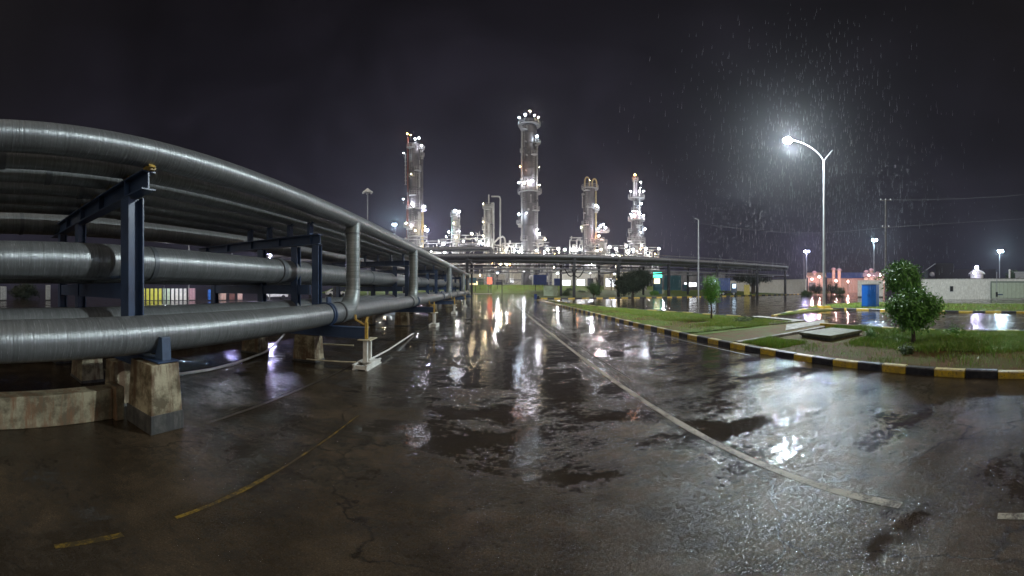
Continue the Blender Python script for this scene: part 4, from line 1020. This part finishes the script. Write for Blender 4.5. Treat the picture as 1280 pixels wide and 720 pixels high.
for px, y, lb in ((1018, 341, 'on the smaller pink building'), (1042, 337, 'left end of the blue roof'), (1049, 338, 'centre of the blue roof'), (1083, 340, 'left of the cabinet shed'), (1089, 338, 'over the cabinet shed'), (1097, 342, 'right end of the cabinet shed')):
    pinkstack(px, 120, y, 'pink-lit vent stack rising %s' % lb)
for i, (px, r, y) in enumerate(((1015, 108, 349), (1024, 106, 346), (1045, 112, 351), (1060, 112, 352), (1086, 103, 344), (1100, 103, 344))):
    cx, cy = D(px, r); t = thing('yard_or_fill_light', 'pinkish yard light, %s from the left by the salmon buildings' % ORD[i].replace('nearest', 'first'), 'lamp post', (cx, cy, 0), 'pinkish yard lights')
    m = MB(); m.tube([(cx, cy, 0), (cx, cy, Z(y, r) - .1)], .08, 8); m.build('post', M['darksteel'], t)
    bulb((cx, cy, Z(y, r)), .22, 'L_pink', t)
# dark building behind the wall with stepped roof
cx, cy = D(1196, 66)
t = thing('dark_building', 'unlit black building with stepped roof behind the white wall', 'building', (cx, cy, 0))
(ax, ay), (bx_, by), (c2x, c2y) = D(1168, 66), D(1191, 66), D(1246, 66)
def slab2(x0, y0, x1, y1, h, nm, d=8):
    L = sqrt((x1 - x0) ** 2 + (y1 - y0) ** 2); a = atan2(y1 - y0, x1 - x0); mx, my = (x0 + x1) / 2 - sin(a) * -d / 2 * 0, (y0 + y1) / 2
    ox, oy = sin(az(1196)) * d / 2, cos(az(1196)) * d / 2
    m = MB(); m.box(mx + ox - L / 2, mx + ox + L / 2, my + oy - d / 2, my + oy + d / 2, 0, h, rot=a); return m.build(nm, M['black'], t)
slab2(ax, ay, bx_, by, Z(329, 66), 'tall_block'); slab2(bx_ + .02, by - .1, c2x, c2y, Z(336.5, 66), 'low_block')
# bright domed tank
cx, cy = D(1221, 60); r = 60
t = thing('domed_hut', 'brightly lit white domed hut peeping over the wall', 'hut', (cx, cy, 0)); rr = W(9, r)
m = MB(); m.tube([(cx, cy, 0), (cx, cy, Z(342, r))], rr * .9, 16); m.build('wall', M['white'], t)
m = MB(); m.tube([(cx, cy, Z(342.5, r)), (cx, cy, Z(340, r)), (cx, cy, Z(336.5, r))], 1, 16, radii=[rr * 1.2, rr * .95, rr * .2]); m.build('roof', M['white'], t)
bulb((cx, cy, Z(334.8, r)), .30, 'L_violet', t)
bulb((cx - 3.2, cy, Z(342, r)), .16, 'L_violet', t)
cx, cy = D(1276, 62); t = thing('shed', 'pale blue-grey shed roof above the gate at the right edge', 'shed', (cx, cy, 0))
m = MB(); m.box(cx - 2, cx + 4, cy - 5, cy + 1.0, 0, Z(342, 62)); m.build('wall', M['shellpale'], t)
m = MB(); m.box(cx - 2.3, cx + 4.2, cy - 5.2, cy + 1.2, Z(342, 62) + .01, Z(342, 62) + .25); m.build('roof', M['steelpale'], t)
# crane boom
p0 = D(1160, 64); p1 = D(1170, 64)
t = thing('crane', 'thin pale crane jib slanting up behind the wall', 'crane', (p0[0], p0[1], 0))
m = MB(); m.bar((*D(1153, 64), Z(341, 64)), (*D(1169, 64), Z(329.5, 64)), .14); m.build('jib', M['galv'], t)
m = MB(); m.bar((*D(1158, 64), 0), (*D(1158, 64), Z(338, 64)), .8); m.build('mast', M['darksteel'], t)
m = MB(); m.sphere((*D(1165, 64), Z(343, 64)), .5, 6); m.build('work_lamp', M['steelpale'], t)

# ------------------------------------------------------------------ poles
def pole(px, r, ytop, r0, r1, mat, parent, zt=None):
    cx, cy = D(px, r); zt = zt or Z(ytop, r); m = MB(); n = 8
    m.tube([(cx, cy, zt * k / n) for k in range(n + 1)], r0, 16, radii=[r0 + (r1 - r0) * k / n for k in range(n + 1)]); return m.build('pole', M[mat], parent)
LR = 26.4; cx, cy = D(1030, LR)
sl = thing('street_lamp', 'tall white street lamp with curved arm and glowing head over the wet road', 'street lamp', (cx, cy, 0))
pole(1030, LR, 200, .12, .075, 'galv', sl)
hx, hy = D(984.5, 25.6); hz = Z(174.5, 25.6); zt = Z(200, LR)
m = MB(); a0 = Vector((cx, cy, zt - .1)); a3 = Vector((hx, hy, hz + .03)); 
pts = []
c1 = a0 + Vector(((hx - cx) * .18, (hy - cy) * .18, 1.0)); c2 = a3 + Vector(((cx - hx) * .45, (cy - hy) * .45, -.02))
for k in range(15):
    s_ = k / 14; pts.append(a0 * (1 - s_) ** 3 + c1 * 3 * s_ * (1 - s_) ** 2 + c2 * 3 * s_ * s_ * (1 - s_) + a3 * s_ ** 3)
m.tube(pts, .045, 10); m.build('arm', M['galv'], sl)
m = MB(); e = D(1041, LR); m.tube([a0, (e[0] * .4 + cx * .6, e[1] * .4 + cy * .6, zt + .35), (e[0] * .9 + cx * .1, e[1] * .9 + cy * .1, zt + .85), (e[0], e[1], zt + .88)], .04, 8); m.build('arm', M['galv'], sl)
hd = Vector((hx - cx, hy - cy, 0)).normalized(); sd = Vector((-hd.y, hd.x, 0))
m = MB(); H = Vector((hx, hy, hz))
for s0, wv, z0, z1 in ((0, .17, -.02, .10),):
    v = []
    for zz, k in ((-.03, 1.0), (.04, 1.05), (.11, .55)):
        for i in range(14):
            a = 2 * pi * i / 14; pt = H + hd * (cos(a) * .42 * k - .05) + sd * (sin(a) * .18 * k) + Vector((0, 0, zz)); v.append(pt)
    f = [(i, (i + 1) % 14, 14 + (i + 1) % 14, 14 + i) for i in range(14)] + [(14 + i, 14 + (i + 1) % 14, 28 + (i + 1) % 14, 28 + i) for i in range(14)] + [tuple(range(28, 42))]
    m.add(v, f, 0, True)
m.build('lamp_head', M['galv'], sl)
m = MB(); m.sphere((H.x, H.y, H.z - .08), .33, 10, sz=.7); m.build('lens', M['L_street'], sl)
m = MB(); m.prism([(cx + .55 * cos(a), cy + .55 * sin(a)) for a in [2 * pi * k / 4 + .5 for k in range(4)]], 0, .30)
m.build('base', M['yellow'], sl, .03)
m = MB(); m.tube([(cx, cy, .30), (cx, cy, .36)], .2, 12); m.build('base_plate', M['galv'], sl)
m = MB(); m.box(cx - .13, cx + .01, cy - .15, cy - .10, 1.2, 1.8); m.build('access_door', M['galv'], sl)

def mast(px, ytop, r, label, lamp='L_mast', lr=.45, w=.16, head=True, white=True):
    cx, cy = D(px, r); z = Z(ytop, r); t = thing('light_mast', label, 'light mast', (cx, cy, 0), 'tall light masts')
    m = MB(); m.tube([(cx, cy, 0), (cx, cy, z * .5), (cx, cy, z)], w, 10, radii=[w, w * .8, w * .6]); m.build('pole', M['galv'], t)
    ux, uy = cos(az(px)), -sin(az(px))
    m = MB(); m.bar((cx - ux * .8, cy - uy * .8, z), (cx + ux * .8, cy + uy * .8, z), .1); m.build('cross_arm', M['galv'], t)
    if lamp:
        for k in (-.45, .45):
            bulb((cx + ux * k - .2, cy + uy * k - .3, z - .25), lr * .42, lamp, t)
    return t
mast(1008, 313.5, 100, 'light mast with violet-white lamps left of the street lamp pole', 'L_mastv', .5)
mast(1092.5, 299.5, 100, 'cool white light mast directly above the blue cabinet', 'L_mast', .6)
mast(1249.5, 313, 95, 'cool white light mast behind the gate at the right edge', 'L_mast', .6)
mast(1005, 318, 120, 'thin unlit mast close beside the violet-white one', None)
mast(337, 317, 42, 'floodlight mast glimpsed through the rack behind its second frame', 'L_mastv', .28, .09)
mast(236, 283, 60, 'leftmost hidden light mast behind the rack, seen by its reflection', 'L_mast', .14)
mast(290, 292, 62, 'second hidden light mast behind the rack, seen by its reflection', 'L_mastv', .14)
mast(494, 280, 140, 'blue-white plant floodlight mast just left of the dark left tower', 'L_mast', .8)
mast(534, 287, 150, 'blue-white plant floodlight mast just right of the dark left tower', 'L_mastv', .8)
# canopy-topped mast above the pipes
cx, cy = D(459.5, 62); t = thing('light_mast', 'unlit slim mast with umbrella-like head rising over the top pipe', 'light mast', (cx, cy, 0), 'tall light masts')
pole(459.5, 62, 240, .14, .1, 'galv', t)
m = MB(); z = Z(240, 62); m.tube([(cx, cy, z - .1), (cx, cy, z + .1), (cx, cy, z + .75)], 1, 14, radii=[.75, .8, .1])
for k in range(6): a = pi * k / 3; m.box(cx + .85 * cos(a) - .14, cx + .85 * cos(a) + .14, cy + .85 * sin(a) - .14, cy + .85 * sin(a) + .14, z - .25, z + .02)
m.build('head', M['white'], t)
# plain dark pole by the rack
cx, cy = D(873, 50.5); t = thing('street_lamp', 'unlit slim grey pole standing before the crossing rack', 'street lamp', (cx, cy, 0))
pole(873, 50.5, 275, .13, .09, 'galv', t); m = MB(); m.bar((cx, cy, Z(275, 50.5)), (cx - .7, cy - .1, Z(274, 50.5)), .12); m.build('lamp_head', M['galv'], t)
# utility poles and wire
def upole(px, r, ytop, label):
    cx, cy = D(px, r); t = thing('utility_pole', label, 'utility pole', (cx, cy, 0), 'utility poles')
    pole(px, r, ytop, .15, .1, 'pole_dark', t); z = Z(ytop, r); ux, uy = cos(az(px)), -sin(az(px))
    for zz, l in ((z - .1, .75), (Z(284, r) if ytop < 270 else z - 1.2, .5)):
        m = MB(); m.bar((cx - ux * l, cy - uy * l, zz), (cx + ux * l, cy + uy * l, zz), .09)
        b = m.build('cross_arm', M['pole_dark'], t)
        for k in (-.8, 0, .8): m = MB(); m.sphere((cx + ux * l * k, cy + uy * l * k, zz + .14), .08, 5); sub(m, 'insulator', M['white'], b)
upole(1107, 42, 249.5, 'dark wooden utility pole with crossarm right of the street lamp')
def wire(pts, label):
    m = MB(); m.tube(pts, .012, 6); tag(m.build('overhead_wire', M['wire'], None, base=(0, 0, 0)), label, 'wire')
def w3(px, py, r): x, y = D(px, r); return (x, y, Z(py, r))
wr = lambda px: 42 / max(.35, cos(az(px) - az(1107) + .12))
wire([w3(px, py, 42 + abs(px - 1107) * .05) for px, py in ((860, 277), (900, 283), (940, 287.5), (980, 290.5), (1020, 291.3), (1060, 289), (1107, 284.5), (1150, 281.5), (1200, 278.3), (1240, 276), (1280, 273.5), (1330, 270))], 'long thin wire sagging from left of the street lamp to the right edge')
wire([w3(px, py, 42) for px, py in ((1107, 250), (1150, 250), (1200, 248.5), (1250, 246), (1330, 240))], 'faint upper wire running right from the utility pole top')

# ------------------------------------------------------------------ slab on the island
a = radians(-6); t = thing('access_slab', 'raised mossy concrete slab lying on the island by the path', 'slab', (9.3, 6.0, .1))
m = MB(); m.box(8.4, 10.1, 5.2, 6.5, .19, .28, rot=a); m.build('lid', M['slabgreen'], t, .015)
m = MB(); m.box(8.46, 10.04, 5.26, 6.44, .02, .189, rot=a); m.build('base', M['concrete_dark'], t)

# ------------------------------------------------------------------ trees
def leaves(blobs, n, size, seed, hollow=.55, up=.3):
    r = np.random.default_rng(seed); V = []; F = []; tot = sum(b[3] * b[4] * b[5] for b in blobs)
    for (bx, by, bz, rx, ry, rz) in blobs:
        k = int(n * (rx * ry * rz) / tot)
        # clump centres first so the outline is uneven
        nc = max(6, int(k / 26)); cl = []
        for _ in range(nc):
            d = r.normal(size=3); d /= np.linalg.norm(d); q = r.uniform(hollow, 1.0)
            q *= (1.22 if r.random() < .10 else 1.0) * (1 + .55 * mnz.noise(Vector((d[0] * 2.2 + bx, d[1] * 2.2 + by, d[2] * 2.2)))); cl.append((bx + d[0] * rx * q, by + d[1] * ry * q, bz + d[2] * rz * q, d))
        for c_ in cl:
            for _ in range(26):
                o = r.normal(size=3) * size * .85
                p = np.array(c_[:3]) + o
                nrm = c_[3] + r.normal(size=3) * .8 + np.array([0, 0, up]); nrm /= np.linalg.norm(nrm)
                t1 = np.cross(nrm, r.normal(size=3)); t1 /= np.linalg.norm(t1); t2 = np.cross(nrm, t1)
                L = size * r.uniform(.6, 1.3); w = L * .42; s = len(V)
                V += [tuple(p), tuple(p + t1 * L * .5 + t2 * w * .5 - nrm * L * .06), tuple(p + t1 * L * 1.05), tuple(p + t1 * L * .5 - t2 * w * .5 - nrm * L * .06)]
                F += [(s, s + 1, s + 2), (s, s + 2, s + 3)]
    return V, F
def tree(x, y, label, blobs, n, size, seed, mat, trunk, group=None, name='tree', cat='tree', tr=.05, z0=0, flowers=0, limbs=5):
    """blobs relative to (x, y, 0); trunk = list of points"""
    t = thing(name, label, cat, (x, y, 0), group); R = random.Random(seed)
    V, F = leaves([(x + b[0], y + b[1], b[2], b[3], b[4], b[5]) for b in blobs], n, size, seed)
    m = MB(); m.add(V, F); m.build('crown', M[mat], t)
    m = MB(); pts = [(x + p[0], y + p[1], p[2]) for p in trunk]; k = len(pts)
    m.tube(pts, tr, 10, radii=[tr * (1.25 - .6 * i / (k - 1)) for i in range(k)])
    top = pts[-1]; mid = pts[max(1, k // 2)]
    for i in range(limbs):
        b = blobs[i % len(blobs)]; a = R.uniform(0, 2 * pi)
        e = (x + b[0] + cos(a) * b[3] * .75, y + b[1] + sin(a) * b[4] * .75, b[2] + R.uniform(-.3, .5) * b[5]); s = mid if i % 2 else top
        mm = ((s[0] + e[0]) / 2, (s[1] + e[1]) / 2, (s[2] + e[2]) / 2 - .04)
        m.tube([s, mm, e], tr * .4, 6, radii=[tr * .55, tr * .4, tr * .15])
    m.build('trunk', M['bark'], t)
    if flowers:
        for _ in range(flowers):
            m = MB()
            b = blobs[-1]; px = x + b[0] + R.uniform(-.25, .35); py = y + b[1] - .1 + R.uniform(-.2, .1); pz = b[2] - b[5] * R.uniform(.75, 1.05)
            for j in range(5): a = 2 * pi * j / 5; s = .055; m.add([(px, py, pz), (px + cos(a) * s, py - .02 + R.uniform(-.02, .02), pz + sin(a) * s), (px + cos(a + .7) * s, py - .02, pz + sin(a + .7) * s)], [(0, 1, 2)])
            m.build('flower', M['white'], t)
    return t
x, y = P(1142, 433.5)
tree(x, y, 'shapely green shrub tree nearest the camera, low round crown on bare trunk', [(.10, -.05, 1.14, .66, .66, .38), (.06, 0, .80, .5, .48, .24), (.5, -.42, 1.05, .3, .3, .26), (-.32, .35, 1.16, .3, .3, .26), (.2, -.1, 1.46, .34, .34, .16), (-.2, .2, .84, .26, .26, .2)], 7600, .115, 11, 'leaf', [(0, 0, .08), (-.02, 0, .35), (.0, .02, .55), (.02, .0, .8)], tr=.055, limbs=9, group='trees on the roadside islands')
x, y = D(1129, 11.4)
tree(x, y, 'taller green tree just behind the nearest shrub tree, with pale flowers', [(0, 0, 2.04, .58, .56, .40), (.36, -.15, 1.84, .30, .3, .28), (-.34, .1, 1.90, .32, .32, .3), (-.1, .05, 2.36, .32, .3, .18), (.3, -.1, 2.2, .28, .28, .2)], 6400, .12, 12, 'leaf', [(0, 0, .05), (.03, 0, .6), (.0, .02, 1.2), (0, 0, 1.6)], tr=.05, limbs=9, flowers=26, group='trees on the roadside islands')
x, y = P(889, 401.5)
tree(x, y, 'young oval tree on thin trunk standing on the grass wedge', [(0, 0, 1.95, .42, .42, .36), (0, 0, 1.55, .47, .47, .42), (.03, 0, 1.2, .4, .4, .28)], 6500, .075, 13, 'leafyoung', [(0, 0, .05), (.02, 0, .5), (.0, .02, 1.1), (0, 0, 1.8)], tr=.04, limbs=8, group='trees on the roadside islands')
x, y = D(903.5 - 11, 17.6)
x, y = D(742, 49.5)
tree(x, y, 'small round dark green tree before the crossing rack left of the big bush', [(0, 0, 1.6, .95, .9, .8), (.5, 0, 1.2, .6, .6, .6)], 3500, .17, 14, 'leafmid', [(0, 0, 0), (0, 0, .6), (0, 0, 1.4)], tr=.08)
x, y = D(792, 55.5)
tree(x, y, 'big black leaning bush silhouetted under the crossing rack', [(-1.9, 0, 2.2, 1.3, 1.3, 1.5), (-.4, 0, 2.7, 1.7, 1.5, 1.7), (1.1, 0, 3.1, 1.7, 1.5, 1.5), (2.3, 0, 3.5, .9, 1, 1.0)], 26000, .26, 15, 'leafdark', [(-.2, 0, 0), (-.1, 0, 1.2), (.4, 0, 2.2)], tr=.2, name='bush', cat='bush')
x, y = D(941, 90)
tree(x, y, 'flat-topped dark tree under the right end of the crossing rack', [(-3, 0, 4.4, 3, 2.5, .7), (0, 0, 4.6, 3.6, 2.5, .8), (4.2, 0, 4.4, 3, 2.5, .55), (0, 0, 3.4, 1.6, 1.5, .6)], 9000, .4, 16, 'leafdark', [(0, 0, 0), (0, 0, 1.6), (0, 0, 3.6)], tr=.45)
for i, (px, r, w, h, lb) in enumerate(((1020, 80, 1.9, 2.7, 'left of the street lamp pole'), (1039, 84, 1.8, 3.0, 'right of the street lamp pole'), (1050, 82, 1.2, 1.8, 'at the right end of the low bushes'), (712, 86, .8, 1.6, 'below the twin rack posts'), (1008, 70, 1.2, 1.0, 'low in front of the white wall end'))):
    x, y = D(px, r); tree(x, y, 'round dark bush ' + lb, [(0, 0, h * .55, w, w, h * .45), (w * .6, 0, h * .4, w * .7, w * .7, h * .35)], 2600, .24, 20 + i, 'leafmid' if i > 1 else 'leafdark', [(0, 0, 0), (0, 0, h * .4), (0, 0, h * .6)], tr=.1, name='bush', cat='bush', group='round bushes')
x, y = D(1268, 78)
tree(x, y, 'broad dark tree behind the mast at the right edge', [(-1.4, 0, 4.3, 1.5, 1.5, 1.5), (1.0, 0, 4.0, 2.2, 2, 1.8), (2.8, -1.4, 3.6, 2, 2, 1.7)], 7000, .3, 30, 'leafmid', [(0, 0, 0), (0, 0, 2), (0, 0, 4)], tr=.2)
x, y = D(700, 73)
for i, (px, r) in enumerate(((708, 66), (727, 78), (818, 70))):
    x, y = D(px, r); tree(x, y, ['low shrub at the foot of the twin rack posts', 'low shrub on the lawn left of the small round tree', 'pale lit shrub below the green kiosk'][i], [(0, 0, .6, .9, .8, .5)], 1500, .16, 50 + i, 'leafmid' if i < 2 else 'leafyoung', [(0, 0, 0), (0, 0, .3), (0, 0, .5)], tr=.05, name='shrub', cat='shrub', group='low shrubs on the rack lawn')
for i, (px, r) in enumerate(((748, 116), (764, 112))):
    x, y = D(px, r); tree(x, y, ['bare-looking thin tree before the pale building, left one', 'bare-looking thin tree before the pale building, right one'][i], [(0, 0, 5.2, 1.9, 1.5, 1.8)], 420, .25, 60 + i, 'bark', [(0, 0, 0), (0, 0, 2), (0, 0, 4)], tr=.14, limbs=26, group='thin bare trees')
# small weeds by the kerb
for i, (px, py, s) in enumerate(((1134, 448, .16), (1196, 421, .30), (1090, 428, .2))):
    x, y = P(px, py); tree(x, y, ['dark weed clump on soil just behind the kerb', 'leafy weed growing against the island back kerb', 'leafy weed beside the nearest trunk'][i], [(0, 0, .1 + s * .6, s, s, s * .7)], 420, .07, 70 + i, 'leafmid' if i == 0 else 'leaf', [(0, 0, .05), (0, 0, .1), (0, 0, .15 + s * .3)], tr=.008, name='weed', cat='weed', limbs=4)
x, y = P(932, 405)
tree(x, y, 'low weed clump on the grass wedge right of the young tree', [(0, 0, .2, .55, .3, .12)], 700, .07, 75, 'leafmid', [(0, 0, .05), (0, 0, .1), (0, 0, .15)], tr=.008, name='weed', cat='weed', limbs=4)

# ------------------------------------------------------------------ things behind the left rack
def panel_fence():
    px = np.linspace(177, 234, 12)
    t = None
    for i in range(11):
        r = 46; x0, y0 = D(px[i] + .5, r); x1, y1 = D(px[i + 1] - .9, r)
        cx, cy = (x0 + x1) / 2, (y0 + y1) / 2; L = sqrt((x1 - x0) ** 2 + (y1 - y0) ** 2); a = atan2(y1 - y0, x1 - x0)
        lb = 'upright %s barrier panel, %s from the left behind the rack' % ('yellow-green' if i < 6 else 'whitish', ORD[i].replace('nearest', 'first'))
        t = thing('barrier_panel', lb, 'barrier', (cx, cy, 0), 'barrier panels behind the rack')
        m = MB(); m.box(cx - L / 2, cx + L / 2, cy - .04, cy + .04, .05, 1.62, rot=a); m.build('panel', M['yg' if i < 5 else ('palegreen' if i < 7 else 'white')], t)
        m = MB(); m.box(cx - L / 2 - .02, cx - L / 2 + .03, cy - .06, cy + .06, 0, 1.7, rot=a, c=(cx, cy)); m.build('post', M['darksteel'], t)
panel_fence()
def crate(px, r, wpx, h, mat, label, name='crate', cat='crate'):
    cx, cy = D(px, r); w = W(wpx, r); a = -az(px)
    t = thing(name, label, cat, (cx, cy, 0)); m = MB(); m.box(cx - w / 2, cx + w / 2, cy - w * .3, cy + w * .3, .1, h, rot=a); m.build('body', M[mat], t, .02)
    m = MB()
    for k in range(4): m.box(cx - w / 2 + w * (k + .35) / 4, cx - w / 2 + w * (k + .5) / 4, cy - w * .3 - .05, cy - w * .3 - .002, .12, h - .05, rot=a, c=(cx, cy))
    m.build('slats', M['darksteel'], t)
    m = MB(); m.box(cx - w * .45, cx + w * .45, cy - w * .25, cy + w * .25, 0, .099, rot=a, c=(cx, cy)); m.build('skid', M['black'], t)
crate(240, 46, 8, 1.65, 'pink', 'pale pink crate behind the rack right of the barrier panels')
drum(264, 45, 1.5, .48, 'bright blue drum seen through the rack', 'cabblue')
crate(278, 46, 9, 1.6, 'pinkwall', 'salmon crate right of the bright blue drum')
crate(290, 46, 7, 1.6, 'steelred', 'red crate right of the salmon one')
crate(300, 46, 6, 1.6, 'pinkwall', 'narrow salmon crate at the end of the crate row')
crate(60, 46, 6, 2.1, 'white', 'white crate seen between pipes at the far left')
crate(4, 46, 8, 1.9, 'white', 'white crate at the very left edge behind the rack')
x, y = D(30, 52)
tree(x, y, 'black bush behind the rack at the far left', [(0, 0, 1.2, 2.6, 2, 1.0)], 4000, .3, 80, 'leafdark', [(0, 0, 0), (0, 0, .5), (0, 0, 1)], tr=.1, name='bush', cat='bush')
def car(px, r, mat, label):
    cx, cy = D(px, r); a = -az(px) + .2; t = thing('parked_car', label, 'car', (cx, cy, 0), 'cars parked behind the rack'); ca, sa = cos(a), sin(a)
    pr = [(-2.1, .35), (2.1, .35), (2.15, .75), (1.3, .92), (.75, 1.42), (-1.0, 1.45), (-1.75, .98), (-2.15, .9)]; v = []
    for y_ in (-.85, .85):
        for x_, z_ in pr: v.append((cx + x_ * ca - y_ * sa, cy + x_ * sa + y_ * ca, z_))
    n = len(pr); m = MB(); m.add(v, [tuple(range(n))[::-1], tuple(range(n, 2 * n))] + [(i, (i + 1) % n, n + (i + 1) % n, n + i) for i in range(n)]); m.build('body', M[mat], t, .05)
    m = MB(); w_ = [(-1.45, .98), (1.1, .98), (.68, 1.36), (-.98, 1.38)]; v = [(cx + x_ * ca + .87 * sa, cy + x_ * sa - .87 * ca, z_) for x_, z_ in w_] + [(cx + x_ * ca + .85 * sa, cy + x_ * sa - .85 * ca, z_) for x_, z_ in w_]
    m.add(v, [(0, 1, 2, 3), (7, 6, 5, 4), (0, 4, 5, 1), (1, 5, 6, 2), (2, 6, 7, 3), (3, 7, 4, 0)]); m.build('side_window', M['black'], t)
    for x_ in (-1.35, 1.35):
        for y_ in (-.88, .68):
            m = MB(); m.tube([(cx + x_ * ca - yy * sa, cy + x_ * sa + yy * ca, .32) for yy in (y_, y_ + .2)], .32, 16); m.build('wheel', M['rubber'], t)
car(342, 52, 'white', 'white car parked behind the rack right of the crate row')
car(420, 70, 'white', 'white car glimpsed between pipes near the nearest riser')
for i, (px, r, z) in enumerate(((205, 42, 3.0), (275, 42, 3.0), (330, 44, 3.0))):
    cx, cy = D(px, r); t = thing('yard_or_fill_light', 'added fill light behind the rack, %s from the left' % ORD[i].replace('nearest', 'first'), 'lamp post', (cx, cy, 0), 'added fill lights behind the rack')
    m = MB(); m.tube([(cx, cy, 0), (cx, cy, z - .1)], .06, 8); m.build('post', M['darksteel'], t); bulb((cx, cy, z), .17, 'L_fill', t)  # hidden lamps added to brighten the panels and crates

# ------------------------------------------------------------------ rain around the street lamp
r = np.random.default_rng(99); V = []; F = []
for _ in range(4200):
    d = r.uniform(8, 34); a = az(r.normal(1005, 80)); z = r.uniform(1.5, 11.5)
    x, y = d * sin(a), d * cos(a)
    l = r.uniform(.14, .34); w = .0019; s = len(V)
    V += [(x - w, y, z), (x + w, y, z), (x, y + w * 1.6, z), (x + .01, y, z + l)]
    F += [(s, s + 1, s + 3), (s + 1, s + 2, s + 3), (s + 2, s, s + 3), (s, s + 2, s + 1)]
me = bpy.data.meshes.new('rain'); me.from_pydata(V, [], F)
mw, nt, b = newmat('rain_water'); b.inputs['Base Color'].default_value = (.85, .9, .95, 1); b.inputs['Roughness'].default_value = .15
me.materials.append(mw); o = bpy.data.objects.new('rain', me); C.objects.link(o); o['kind'] = 'stuff'

# ------------------------------------------------------------------ haze
m = MB(); m.box(-260, 320, -80, 330, -1, 110)
hz_ = m.build('haze', [], None); hz_['kind'] = 'stuff'
mh = bpy.data.materials.new('rain_haze'); mh.use_nodes = True; nt = mh.node_tree; nt.nodes.remove(nt.nodes['Principled BSDF'])
pv = nt.nodes.new('ShaderNodeVolumePrincipled'); pv.inputs['Density'].default_value = .00036; pv.inputs['Color'].default_value = (.9, .92, 1, 1); pv.inputs['Anisotropy'].default_value = .82
nt.links.new(pv.outputs[0], nt.nodes['Material Output'].inputs['Volume']); hz_.data.materials.append(mh)

# ------------------------------------------------------------------ sky
w = bpy.data.worlds.new('World'); scene.world = w; w.use_nodes = True; nt = w.node_tree; bg = nt.nodes['Background']
tc = nt.nodes.new('ShaderNodeTexCoord'); sp = nt.nodes.new('ShaderNodeSeparateXYZ'); nt.links.new(tc.outputs['Generated'], sp.inputs[0])
rz = ramp(nt, sp.outputs[2], [(0.0, (.036, .034, .052)), (.15, (.030, .028, .043)), (.40, (.0165, .0150, .0235)), (.75, (.0088, .0075, .0112)), (1.0, (.006, .005, .0075))])
dt = nt.nodes.new('ShaderNodeVectorMath'); dt.operation = 'DOT_PRODUCT'; nt.links.new(tc.outputs['Generated'], dt.inputs[0]); dt.inputs[1].default_value = (.12, .98, .12)
gl = ramp(nt, dt.outputs['Value'], [(0.0, .55), (.6, .72), (.95, 1.15), (1.0, 1.25)])
cl = noise(nt, tc.outputs['Generated'], 2.6, 6, .58, .5); cr = ramp(nt, cl, [(.32, .62), (.5, .95), (.68, 1.42)])
mx = nt.nodes.new('ShaderNodeMix'); mx.data_type = 'RGBA'; mx.blend_type = 'MULTIPLY'; mx.inputs[0].default_value = 1
nt.links.new(rz.outputs[0], mx.inputs[6]); nt.links.new(gl.outputs[0], mx.inputs[7])
m2 = nt.nodes.new('ShaderNodeMix'); m2.data_type = 'RGBA'; m2.blend_type = 'MULTIPLY'; m2.inputs[0].default_value = 1
nt.links.new(mx.outputs[2], m2.inputs[6]); nt.links.new(cr.outputs[0], m2.inputs[7]); nt.links.new(m2.outputs[2], bg.inputs[0]); bg.inputs[1].default_value = .9

# ------------------------------------------------------------------ light
def point(name, loc, col, power, rad=.25):
    l = bpy.data.lights.new(name, 'POINT'); l.energy = power; l.color = col; l.shadow_soft_size = rad
    o = bpy.data.objects.new(name, l); C.objects.link(o); o.location = loc; return o
point('street_lamp_light', (H.x, H.y, H.z - .42), (.84, .96, 1), 16500, .16)
# added wide fill sun from behind the camera, with no real source there
s = bpy.data.lights.new('fill_sun', 'SUN'); s.energy = 1.55; s.angle = radians(100); s.color = (1, .89, .76)
so = bpy.data.objects.new('fill_sun', s); C.objects.link(so)
dirv = Vector((.04, .76, -.62)); so.rotation_euler = dirv.to_track_quat('-Z', 'Y').to_euler(); so.location = (0, 0, 60)

# ------------------------------------------------------------------ camera
cd = bpy.data.cameras.new('camera'); cam = bpy.data.objects.new('camera', cd); C.objects.link(cam); scene.camera = cam
cam.location = (0, 0, EYE); cam.rotation_euler = (radians(90), 0, -radians((640 - VP) / K))
cd.type = 'PANO'; cd.clip_end = 3000; cd.clip_start = .05
hf = radians(640 / K); vf = radians(360 / K)
for tgt in (cd, getattr(cd, 'cycles', None)):
    if tgt is None: continue
    try:
        tgt.panorama_type = 'EQUIRECTANGULAR'; tgt.longitude_min = -hf; tgt.longitude_max = hf; tgt.latitude_min = -vf; tgt.latitude_max = vf
    except Exception as e: print('cam', e)
scene.view_settings.view_transform = 'Standard'; scene.view_settings.look = 'None'
scene.view_settings.exposure = 0; scene.view_settings.gamma = 1
scene.render.engine = 'CYCLES'
cy_ = scene.cycles; cy_.max_bounces = 5; cy_.volume_bounces = 0; cy_.diffuse_bounces = 2; cy_.glossy_bounces = 3
cy_.sample_clamp_indirect = 6; cy_.sample_clamp_direct = 0; cy_.use_denoising = True; cy_.use_light_tree = True
